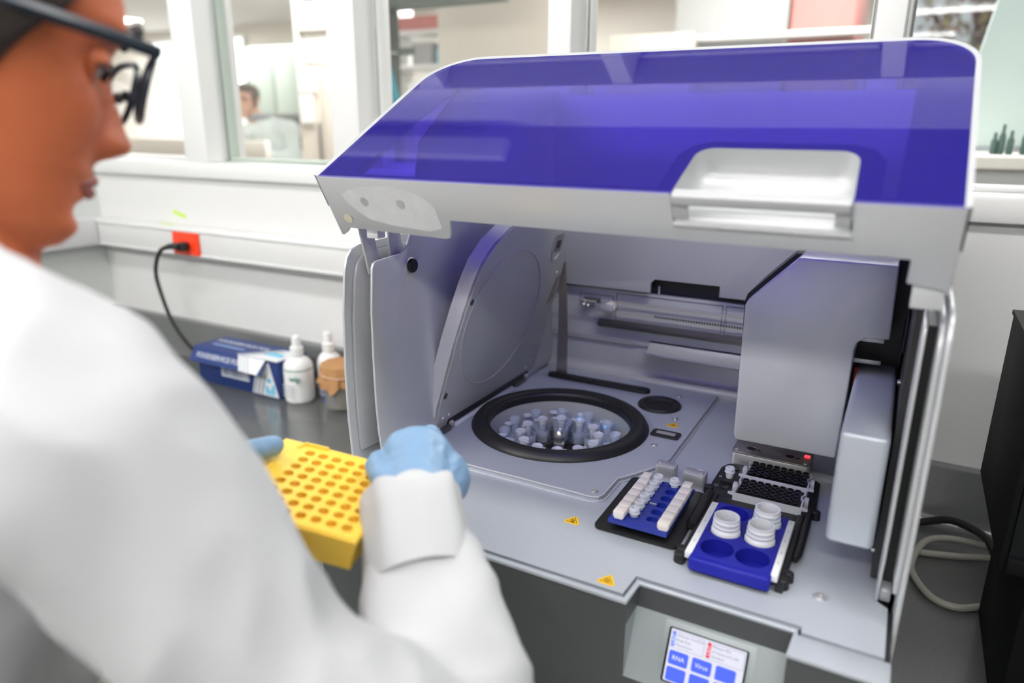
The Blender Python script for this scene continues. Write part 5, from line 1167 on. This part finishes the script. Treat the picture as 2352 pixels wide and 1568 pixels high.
lp.tube([HM @ Vector(p) for p in ((0.080, -0.024, -0.0655), (0.0875, -0.013, -0.0682), (0.0903, 0, -0.0694), (0.0875, 0.013, -0.0682), (0.080, 0.024, -0.0655))], [0.0015, 0.0040, 0.0046, 0.0040, 0.0015], 8)
finish('lips', lp, M['lips'], wk)
hair_cap(HM, wk, M['hair'], 0.071, 0.010)
# glasses
gl = finish('glasses', MB().tube([HM @ Vector(p) for p in ((0.109, -0.0145, 0.012), (0.114, 0, 0.015), (0.109, 0.0145, 0.012))], 0.0018, 8), M['spec_frame'], wk)
for s_ in (-1, 1):
    finish('temple', MB().tube([HM @ Vector((x, s_ * y, z)) for x, y, z in ((0.103, 0.0705, 0.026), (0.070, 0.0775, 0.025), (0.03, 0.080, 0.0235), (-0.01, 0.081, 0.0205), (-0.022, 0.081, 0.010), (-0.030, 0.080, -0.01))], [0.0044, 0.0046, 0.0046, 0.0044, 0.004, 0.0034], 8), M['spec_frame'], gl)
    finish('nose_pad', MB().sphere(HM @ Vector((0.1, s_ * 0.013, 0.001)), 0.004, 10), M['spec_frame'], gl)
def lens_pts(s_, k=1.0, dx=0.0):
    P = []
    for i in range(28):
        t = 2 * PI * i / 28; cx_, sx_ = math.cos(t), math.sin(t)
        y = 0.040 + 0.0285 * k * abs(cx_) ** 0.75 * (1 if cx_ > 0 else -1); z = 0.0075 + 0.0225 * k * abs(sx_) ** 0.75 * (1 if sx_ > 0 else -1)
        x = 0.1085 - 0.0075 * ((y - 0.015) / 0.05) ** 2 + dx + 0.05 * (z - 0.0075)
        P.append(HM @ Vector((x, s_ * y, z)))
    return P
for s_ in (-1, 1):
    finish('lens_rim', MB().tube(lens_pts(s_), 0.0025, 8, closed=True), M['spec_frame'], gl)
    lm_ = MB(); lm_.poly(lens_pts(s_, 0.99)); finish('lens', lm_, M['lens'], gl)
# lab coat
ct = MB()
capsule(ct, CH + Vector((-0.02, -0.02, 0.02)), PV, 0.125, 0.135, 24); capsule(ct, CH + Vector((0.05, -0.005, 0.03)), PV + Vector((0.06, 0, 0)), 0.10, 0.11, 20)
capsule(ct, CH + Vector((-0.07, 0.03, 0.03)), PV + Vector((-0.06, 0.02, 0)), 0.09, 0.11, 20)
capsule(ct, NB + Vector((-0.01, -0.035, -0.055)), CH, 0.085, 0.11, 20)
capsule(ct, NB + Vector((0.00, 0.0, -0.045)), SR, 0.070, 0.066, 20); capsule(ct, NB + Vector((-0.01, -0.01, -0.045)), SL, 0.072, 0.064, 20)
SRc = SR + Vector((0.008, 0.008, 0.008))
capsule(ct, Vector((0.100, -0.385, 0.336)), Vector((0.205, -0.364, 0.296)), 0.050, 0.048, 20); capsule(ct, NB + Vector((-0.02, -0.02, -0.01)), Vector((0.100, -0.385, 0.330)), 0.058, 0.050, 20)
capsule(ct, SRc, SRc.lerp(ER, 0.5) + Vector((-0.012, -0.012, -0.01)), 0.066, 0.060, 20); capsule(ct, SRc.lerp(ER, 0.5) + Vector((-0.012, -0.012, -0.01)), ER, 0.060, 0.064, 20); capsule(ct, ER, ER.lerp(WR_, 0.55), 0.054, 0.056, 20); capsule(ct, ER.lerp(WR_, 0.5), WR_, 0.056, 0.040, 20)
IR_ = Vector((0.878, 0.479, 0.0)) * 0.020
capsule(ct, ER + IR_ * 0.8, WR_.lerp(ER, 0.22) + IR_, 0.050, 0.040, 20)
capsule(ct, SL, EL, 0.064, 0.054, 20); capsule(ct, EL, WL_, 0.052, 0.042, 20)
capsule(ct, PV, PV + Vector((0.0, 0.01, -0.35)), 0.15, 0.185, 24)
for s_ in (-1, 1): capsule(ct, PV + Vector((0.08 * s_, -0.02 * s_, 0)), PV + Vector((0.10 * s_, -0.02 * s_, -0.38)), 0.12, 0.13, 20)
coat = finish('lab_coat', ct, M['coat'], wk)
remesh(coat, 0.0065, 5, 0.5, lambda me: wrinkle(me, 0.0085, 8, 0.0055, 20))
# collar and cuffs
fwd = (HM.to_3x3() @ Vector((1, 0, 0))); fwd.z = 0; fwd.normalize()
colr = []
for i in range(25):
    t = 2 * PI * i / 24 + 0.3
    colr.append(NB + Vector((0.068 * math.cos(t), 0.066 * math.sin(t), 0.022 - 0.02 * (Vector((math.cos(t), math.sin(t), 0)).dot(fwd)))))
cm_ = MB(); prev = None
for i in range(25):
    p = colr[i % 25]; o_ = Vector((p.x - NB.x, p.y - NB.y, 0)).normalized()
    ringp = cm_._v([p + Vector((0, 0, 0.012)) - o_ * 0.002, p + Vector((0, 0, 0.014)) + o_ * 0.003, p + o_ * 0.016 + Vector((0, 0, -0.012)), p + o_ * 0.022 + Vector((0, 0, -0.034)), p + o_ * 0.010 + Vector((0, 0, -0.034)), p + Vector((0, 0, -0.02))])
    if prev:
        for k in range(6): cm_.bm.faces.new((prev[k], prev[(k + 1) % 6], ringp[(k + 1) % 6], ringp[k]))
    prev = ringp
cl_ = finish('collar', cm_, M['coat'], wk)
def cuff(W_, E_, r):
    d = (W_ - E_).normalized(); mb = MB(); seg = 40; u = d.orthogonal().normalized(); v = d.cross(u); rings = []
    for (t, k, wv) in ((-0.055, 1.02, 0.0), (-0.03, 1.06, 0.04), (0.0, 1.05, 0.06), (0.017, 1.04, 0.07), (0.020, 1.00, 0.07), (0.017, 0.93, 0.06), (-0.02, 0.90, 0.05)):
        rings.append(mb._v([W_ + d * (t + 0.004 * math.sin(3 * 2 * PI * i / seg) * (t > 0)) + (u * math.cos(2 * PI * i / seg) + v * math.sin(2 * PI * i / seg)) * r * k * (1 + wv * math.sin(5 * 2 * PI * i / seg + 1) * 0.6 + wv * 0.5 * math.sin(9 * 2 * PI * i / seg)) for i in range(seg)]))
    for a, b in zip(rings[:-1], rings[1:]):
        for i in range(seg): mb.bm.faces.new((a[i], a[(i + 1) % seg], b[(i + 1) % seg], b[i]))
    return mb
finish('cuff', cuff(WR_, ER, 0.0415), M['coat'], wk); finish('cuff', cuff(WL_, EL, 0.0415), M['coat'], wk)
# trousers and shoes
tz = MB()
for s_ in (-1, 1): capsule(tz, PV + Vector((0.08 * s_, 0, -0.06)), KN[s_], 0.098, 0.075, 18); capsule(tz, KN[s_], AN[s_] + Vector((0, 0, -0.02)), 0.075, 0.062, 18)
trs = finish('trousers', tz, M['trousers'], wk); remesh(trs, 0.010, 5)
for s_ in (-1, 1):
    a = AN[s_]; sm = MB()
    capsule(sm, Vector((a.x, a.y - 0.03, FZ + 0.045)), Vector((a.x + 0.02, a.y + 0.14, FZ + 0.038)), 0.044, 0.037, 16)
    for v in sm.bm.verts: v.co.z = max(v.co.z, FZ + 0.001)
    finish('shoe', sm, M['shoe'], wk)
# gloves: palm plus five separate fingers each
def glove(pts, palm):
    mb = MB()
    for a, b, ra, rb in palm: capsule(mb, a, b, ra, rb, 16)
    for chain, r0, r1 in pts:
        n_ = len(chain) - 1
        for i in range(n_): capsule(mb, chain[i], chain[i + 1], r0 + (r1 - r0) * i / n_, r0 + (r1 - r0) * (i + 1) / n_, 14)
    g = finish('glove', mb, M['glove'], wk); remesh(g, 0.0021, 5, 0.5, lambda me: wrinkle(me, 0.0007, 55, 0.0006, 120)); return g
# right hand: along the block's right rear corner, fingers curled down behind it, thumb lying along its top edge
Rw = WR_ + (WR_ - ER).normalized() * 0.0
fing = []
for i, (kx, ky, kz, ln) in enumerate(((0.088, 0.028, 0.022, 1.0), (0.104, 0.037, 0.027, 1.08), (0.119, 0.032, 0.014, 1.0), (0.132, 0.022, 0.002, 0.82))):
    fing.append(([Bp(kx, ky, kz), Bp(kx - 0.006, ky + 0.026 * ln, kz - 0.016), Bp(kx - 0.014, ky + 0.020 * ln, kz - 0.040), Bp(kx - 0.022, ky + 0.000 * ln, kz - 0.052)], 0.0115 if i < 3 else 0.010, 0.0082))
palm = [(Rw, Bp(0.104, 0.010, 0.014), 0.032, 0.034), (Rw, Bp(0.126, 0.008, 0.004), 0.030, 0.029), (Bp(0.092, 0.018, 0.012), Bp(0.126, 0.020, 0.000), 0.027, 0.025), (Bp(0.112, -0.045, 0.006), Bp(0.088, 0.012, 0.022), 0.020, 0.019)] + [(Bp(0.106, 0.0, 0.018), f_[0][0], 0.024, 0.0125) for f_ in fing]
fing.append(([Bp(0.106, -0.048, 0.010), Bp(0.088, -0.040, 0.019), Bp(0.073, -0.018, 0.0155), Bp(0.068, 0.000, 0.0115)], 0.0130, 0.0090))
glove(fing, palm)
# left hand: thumb on the block's left margin, fingers under it
Lw = WL_
th = [Bp(-0.062, -0.070, 0.0), Bp(-0.046, -0.055, 0.011), Bp(-0.034, -0.038, 0.0125), Bp(-0.026, -0.022, 0.0115)]
fl2 = []
for i, y in enumerate((-0.012, -0.031, -0.050, -0.068)):
    fl2.append(([Bp(-0.068, y - 0.012, -0.022), Bp(-0.046, y - 0.004, -0.040), Bp(-0.018, y, -0.0425), Bp(0.004 - 0.006 * abs(i - 1), y + 0.002, -0.041)], 0.0105, 0.0085))
pl2 = [(Lw, Bp(-0.066, -0.055, -0.018), 0.027, 0.024)] + [(Bp(-0.075, -0.065, -0.016), f_[0][0], 0.022, 0.0125) for f_ in fl2] + [(Bp(-0.075, -0.07, -0.010), th[0], 0.020, 0.014)]
fl2.append((th, 0.0125, 0.0095))
glove(fl2, pl2)

# ------------------------------------------------------------------ the room behind the glass
def simple(name, label, cat, parts, group=None):
    """a far thing from boxes: (part name, (x0,x1,y0,y1,z0,z1), material)"""
    xs = [p[1] for p in parts]; lo = [min(p[i] for p in xs) for i in (0, 2, 4)]; hi = [max(p[i] for p in xs) for i in (1, 3, 5)]
    r = root(name, label, cat, ((lo[0] + hi[0]) / 2, (lo[1] + hi[1]) / 2, lo[2]), group)
    for nm, b, m in parts: finish(nm, MB().box(*b), M[m], r, bev=min(0.006, 0.2 * min(b[1] - b[0], b[3] - b[2], b[5] - b[4])))
    return r
# counters under the windows of the far room
simple('counter', 'long beige counter beyond the left windows, in front of the far person', 'counter', [('worktop', (-5.6, -2.84, 2.62, 2.98, 0.17, 0.21), 'beige_lt'), ('base', (-5.55, -2.85, 2.66, 2.96, FZ, 0.17), 'beige'), ('back_ledge', (-5.6, -2.84, 2.62, 2.66, 0.21, 0.345), 'beige_lt')])
simple('locker', 'tall narrow beige locker behind the second window', 'cabinet', [('carcass', (-2.80, -2.44, 2.9, 3.3, FZ, 0.78), 'beige'), ('door', (-2.79, -2.625, 2.88, 2.9, FZ + 0.05, 0.76), 'beige'), ('door', (-2.615, -2.45, 2.88, 2.9, FZ + 0.05, 0.76), 'beige'), ('handle', (-2.635, -2.63, 2.86, 2.88, 0.2, 0.45), 'darkmetal')])
simple('shelving', 'pale shelving with cartons above the beige locker', 'shelf', [('upright', (-2.84, -2.81, 2.92, 3.25, FZ, 1.5), 'beige_lt'), ('shelf', (-2.81, -2.36, 2.92, 3.25, 0.98, 1.0), 'beige_lt'), ('shelf', (-2.81, -2.36, 2.92, 3.25, 1.22, 1.24), 'beige_lt'), ('box', (-2.76, -2.56, 2.95, 3.2, 1.0, 1.14), 'card_white'), ('box', (-2.54, -2.41, 2.95, 3.2, 1.0, 1.1), 'kraft'), ('box', (-2.80, -2.60, 2.95, 3.2, 0.80, 0.975), 'paper')])
tag(finish('paper_sheet', MB().box(-2.78, -2.66, 2.866, 2.868, 0.45, 0.62), M['paper']), 'white notice sheet taped low on the far locker door', 'paper')
tag(finish('paper_sheet', MB().box(-2.78, -2.63, 2.866, 2.868, 0.63, 0.74), M['paper']), 'white notice sheet taped high on the far locker door', 'paper')
simple('cabinet', 'tall green-grey cabinet behind the far person', 'cabinet', [('carcass', (-5.0, -4.3, 4.5, 5.0, FZ, 1.12), 'greengrey'), ('door', (-4.98, -4.66, 4.48, 4.5, FZ + 0.1, 1.1), 'greengrey'), ('door', (-4.64, -4.32, 4.48, 4.5, FZ + 0.1, 1.1), 'greengrey')])
simple('equipment', 'dark bench instrument beside the far person', 'equipment', [('body', (-4.3, -3.9, 4.0, 4.3, 0.14, 0.5), 'darkgreen'), ('top', (-4.28, -3.92, 4.02, 4.28, 0.5, 0.53), 'greypanel'), ('stand', (-4.25, -3.95, 4.05, 4.25, FZ, 0.14), 'darkgreen')])
simple('counter', 'beige counter with a grey top under the left-most window', 'counter', [('worktop', (-6.6, -5.7, 2.62, 3.2, 0.10, 0.14), 'greypanel'), ('base', (-6.55, -5.75, 2.66, 3.16, FZ, 0.1), 'beige')])
for k, (x0, x1) in enumerate(((-8.68, -8.14), (-7.60, -7.0))):
    r = struct(finish('window_far', MB().box(x0 - 0.04, x1 + 0.04, 6.26, 6.30, 0.82, 1.50), M['sill_white']))
    finish('pane', MB().box(x0, x1, 6.24, 6.26, 0.86, 1.22).box(x0, x1, 6.24, 6.26, 1.26, 1.46), M['daylight'], parent=r)
# door frame, sloping grey hood and apron seen through the third window
simple('door_frame', 'dark green-grey door frame behind the third window', 'door frame', [('jamb', (-1.60, -1.55, 2.15, 2.27, FZ, 0.93), 'darkgreen'), ('lintel', (-1.60, -0.98, 2.15, 2.27, 0.93, 1.02), 'darkgreen'), ('side_panel', (-1.80, -1.60, 2.18, 2.24, FZ, 1.02), 'greengrey'), ('hook_rail', (-1.55, -1.40, 2.16, 2.18, 0.735, 0.765), 'darkgreen'), ('hook', (-1.489, -1.481, 2.0905, 2.16, 0.738, 0.746), 'alu')])
ap = MB().ext([(-1.535, 0.52), (-1.41, 0.50), (-1.44, 0.60), (-1.468, 0.70), (-1.478, 0.745), (-1.492, 0.745), (-1.50, 0.70), (-1.522, 0.6)], 'y', 2.06, 2.09)
tag(finish('apron', ap, M['teal'], bev=0.008), 'teal apron hanging from a hook beside the dark door frame', 'apron')
#simple('hook_stand', 'slim steel stand with a hook carrying the teal apron', 'stand', [('pole', (-1.488, -1.482, 2.095, 2.105, FZ, 0.76), 'alu'), ('hook', (-1.488, -1.482, 2.06, 2.105, 0.745, 0.752), 'alu'), ('base', (-1.6, -1.37, 2.0, 2.2, FZ, FZ + 0.02), 'alu')])
simple('wall_shelf', 'white open shelves with cartons beyond the door frame', 'shelf', [('upright', (-3.42, -3.38, 4.5, 4.9, FZ, 1.4), 'sill_white'), ('upright', (-2.68, -2.64, 4.5, 4.9, FZ, 1.4), 'sill_white'), ('shelf', (-3.38, -2.68, 4.5, 4.9, 0.88, 0.91), 'sill_white'), ('shelf', (-3.38, -2.68, 4.5, 4.9, 1.14, 1.17), 'sill_white'), ('shelf', (-3.38, -2.68, 4.5, 4.9, 0.6, 0.63), 'sill_white'), ('box', (-3.15, -2.95, 4.55, 4.8, 0.91, 1.08), 'greypanel'), ('box', (-2.9, -2.72, 4.55, 4.8, 0.91, 1.02), 'card_cyan'), ('box', (-3.3, -2.8, 4.55, 4.8, 1.17, 1.28), 'redpanel'), ('box', (-3.2, -2.9, 4.55, 4.8, 0.63, 0.78), 'paper')])
struct(finish('wall_partition', MB().box(-1.53, -0.78, 2.55, 2.65, FZ, 0.92 + 0.7), M['beige'], smooth=False))
# behind the fourth window: a chair, then solid stand-ins for reflections in its glass
simple('office_chair', 'grey-beige chair back behind the fourth window', 'chair', [('seat', (-0.75, -0.25, 2.3, 2.75, 0.28, 0.36), 'beige'), ('backrest', (-0.70, -0.32, 2.70, 2.76, 0.45, 0.83), 'beige'), ('bracket', (-0.54, -0.48, 2.68, 2.78, 0.30, 0.5), 'black'), ('column', (-0.54, -0.46, 2.48, 2.56, FZ + 0.06, 0.28), 'black'), ('base', (-0.78, -0.22, 2.3, 2.74, FZ, FZ + 0.06), 'black')])
simple('grey_reflection_block', 'grey block behind the fourth window, standing in for a reflection in its glass', 'cabinet', [('carcass', (-0.48, 0.02, 2.95, 3.35, FZ, 1.0), 'greypanel'), ('door', (-0.47, 0.01, 2.945, 2.95, FZ + 0.05, 0.98), 'greypanel')])
simple('white_reflection_strip', 'narrow white strip on legs, standing in for a reflection in the fourth window', 'table', [('top', (-0.55, 0.45, 2.80, 2.925, 0.80, 0.825), 'sill_white'), ('leg', (-0.53, -0.49, 2.82, 2.92, FZ, 0.80), 'sill_white'), ('leg', (0.40, 0.44, 2.82, 2.92, FZ, 0.80), 'sill_white')])
simple('cabinet', 'dusty red block beside the grey one, standing in for a reflection in the glass', 'cabinet', [('carcass', (0.03, 0.30, 2.95, 3.35, FZ, 1.02), 'redpanel'), ('door', (0.04, 0.29, 2.93, 2.95, FZ + 0.05, 1.0), 'redpanel')])  # red reflection in the window glass, built as a solid block
# right-most window: mint screen, counter with small dark bottles, tree outside
mp = MB().ext([(0.665, 0.39), (2.2, 0.39), (2.2, 1.5), (0.80, 1.5), (0.772, 1.05), (0.735, 0.83)], 'y', 2.0, 2.03)
tag(finish('screen_panel', mp, M['mint'], bev=0.004), 'large pale mint panel behind the right-most window', 'panel')
simple('counter', 'beige counter carrying small dark bottles behind the right-most window', 'counter', [('worktop', (0.60, 2.4, 1.55, 1.98, 0.345, 0.375), 'beige_lt'), ('base', (0.62, 2.38, 1.58, 1.96, FZ, 0.345), 'greypanel')])
for k, (x, h) in enumerate(((0.762, 0.055), (0.778, 0.075), (0.797, 0.06), (0.828, 0.07), (0.85, 0.06))):
    tag(finish('small_bottle', MB().lathe([(0, 0.375), (0.008, 0.375), (0.008, 0.375 + h * 0.6), (0.004, 0.375 + h * 0.75), (0.004, 0.375 + h), (0, 0.375 + h)], (x, 1.72, 0), 14), M['dkgreen_glass']), ['first', 'second', 'third', 'fourth', 'fifth'][k] + ' from the left of the small dark bottles on the counter behind the right window', 'bottle', 'small dark bottles on the far counter')
# tree outside the glazed end of the far room
tr_ = root('tree', 'autumn tree with pale and rust leaves outside the far glazing', 'tree', (0.95, 8.3, FZ))
tk = MB().tube([(0.98, 8.3, FZ), (1.0, 8.3, 0.3), (0.96, 8.3, 1.0), (1.05, 8.3, 1.9)], [0.14, 0.12, 0.10, 0.07], 12)
for (a, b) in (((0.98, 8.3, 0.9), (0.5, 8.1, 1.6)), ((0.97, 8.3, 1.1), (1.5, 8.4, 1.8)), ((1.0, 8.3, 1.3), (0.75, 8.5, 2.2)), ((0.99, 8.3, 0.7), (1.5, 8.2, 1.25))):
    tk.tube([a, tuple((Vector(a) + Vector(b)) / 2 + Vector((0, 0, -0.05))), b], [0.06, 0.045, 0.02], 8)
finish('trunk', tk, M['bark'], tr_)
random.seed(11)
for m_, cnt in (('leaf_a', 160), ('leaf_b', 260), ('leaf_c', 160), ('leaf_d', 110)):
    lf_ = MB()
    for k in range(cnt):
        p = Vector((random.gauss(0.95, 0.75), random.uniform(7.7, 8.9), random.gauss(1.45, 0.55)))
        u = Vector((random.uniform(-1, 1), random.uniform(-1, 1), random.uniform(-1, 1))).normalized(); v = u.orthogonal().normalized(); s_ = random.uniform(0.04, 0.09)
        lf_.poly([p - u * s_, p + v * s_ * 0.5, p + u * s_, p - v * s_ * 0.5])
    o = finish('foliage', lf_, M[m_], tr_, smooth=False); o['kind'] = 'stuff'
struct(finish('ground_outside', MB().box(-3, 6, 6.4, 14, FZ - 0.1, FZ), M['leaf_d'], smooth=False))
gz = struct(finish('window_glazing', MB().box(0.25, 0.29, 6.32, 6.38, -0.1, 1.62).box(1.56, 1.6, 6.32, 6.38, -0.1, 1.62).box(0.29, 1.56, 6.32, 6.38, -0.1, -0.06).box(0.29, 1.56, 6.32, 6.38, 1.57, 1.62), M['sill_white']))
pm = MB(); pm.poly([(0.29, 6.35, -0.06), (1.56, 6.35, -0.06), (1.56, 6.35, 1.57), (0.29, 6.35, 1.57)]); finish('pane', pm, M['glass'], parent=gz, smooth=False)

# ------------------------------------------------------------------ the second person, bending forward behind the far counter
p2 = root('person', 'person in a pale mint lab coat bending forward beyond the second window', 'person', (-3.62, 3.5, FZ))
H2 = head_matrix((-3.72, 3.30, 0.605), math.radians(-72), math.radians(8), math.radians(-14))
h2 = head_bm(MB(), 48, 64).xf(H2)
N2 = Vector((-3.68, 3.38, 0.455)); P2v = Vector((-3.52, 3.68, -0.08))
capsule(h2, H2 @ Vector((-0.02, 0, -0.06)), N2, 0.055, 0.062, 18); capsule(h2, N2, P2v, 0.07, 0.12, 18)
for s_ in (-1, 1):
    hip = P2v + Vector((0.09 * s_, 0, -0.05)); an = Vector((hip.x, hip.y - 0.02, FZ + 0.09)); capsule(h2, hip, hip.lerp(an, 0.5), 0.085, 0.055, 12); capsule(h2, hip.lerp(an, 0.5), an, 0.055, 0.04, 12)
b2 = finish('body', h2, M['skin_pale'], p2); remesh(b2, 0.006, 2)
p2['_skin'] = 'skin_pale'; eyes(H2, p2); hair_cap(H2, p2, M['hair_grey'], 0.070, 0.006)
c2 = MB()
capsule(c2, N2 + Vector((0.02, 0.03, -0.06)), P2v, 0.115, 0.15, 20); capsule(c2, P2v, P2v + Vector((0, 0.02, -0.4)), 0.16, 0.18, 20)
S2a = N2 + Vector((-0.16, -0.03, -0.09)); S2b = N2 + Vector((0.19, 0.10, -0.06))
capsule(c2, N2 + Vector((0, 0.03, -0.05)), S2a, 0.075, 0.065, 16); capsule(c2, N2 + Vector((0.02, 0.03, -0.04)), S2b, 0.080, 0.075, 16)
for s0, e0, w0 in ((S2a, Vector((-3.92, 3.34, 0.19)), Vector((-3.86, 3.12, 0.24))), (S2b, Vector((-3.42, 3.42, 0.19)), Vector((-3.56, 3.16, 0.24)))):
    capsule(c2, s0, e0, 0.065, 0.052, 16); capsule(c2, e0, w0, 0.052, 0.042, 16)
c2o = finish('lab_coat', c2, M['coat_mint'], p2); remesh(c2o, 0.012, 5, 0.5, lambda me: wrinkle(me, 0.005, 9))
finish('shirt_collar', MB().tube([N2 + Vector((0.072 * math.cos(t * PI / 10), 0.07 * math.sin(t * PI / 10), 0.015 - 0.025 * math.sin(t * PI / 10 + 2.4 + PI))) for t in range(20)], 0.022, 8, closed=True), M['card_grey'], p2)
tz = MB()
for s_ in (-1, 1): hip = P2v + Vector((0.09 * s_, 0, -0.1)); capsule(tz, hip, Vector((hip.x, hip.y, FZ + 0.08)), 0.10, 0.07, 16)
finish('trousers', tz, M['trousers'], p2)
for s_ in (-1, 1):
    a = P2v.x + 0.09 * s_; sm = MB(); capsule(sm, Vector((a, 3.68, FZ + 0.045)), Vector((a, 3.52, FZ + 0.038)), 0.044, 0.037, 12)
    for v in sm.bm.verts: v.co.z = max(v.co.z, FZ + 0.001)
    finish('shoe', sm, M['shoe'], p2)
for w0 in (Vector((-3.86, 3.12, 0.24)), Vector((-3.56, 3.16, 0.24))):
    hm_ = MB(); d = Vector((0.02, -0.05, -0.01)); capsule(hm_, w0, w0 + d, 0.032, 0.036, 12)
    for k in range(4): capsule(hm_, w0 + d + Vector(((k - 1.5) * 0.019, 0, 0)), w0 + d + Vector(((k - 1.5) * 0.022, -0.065, -0.02)), 0.010, 0.008, 10)
    capsule(hm_, w0 + Vector((0.02, -0.02, 0.005)), w0 + Vector((0.055, -0.06, 0.0)), 0.012, 0.009, 10)
    go = finish('hand', hm_, M['skin_pale'], p2); remesh(go, 0.004, 3)

# ------------------------------------------------------------------ stand everything on the floor: the layout above is measured from the deck
for o in list(C.objects):
    if o.parent is None and o is not cam and o.type != 'LIGHT': o.location.z += Z0
for o in C.objects:
    if '_skin' in o: del o['_skin']
bpy.data.scenes.remove(_tmp)
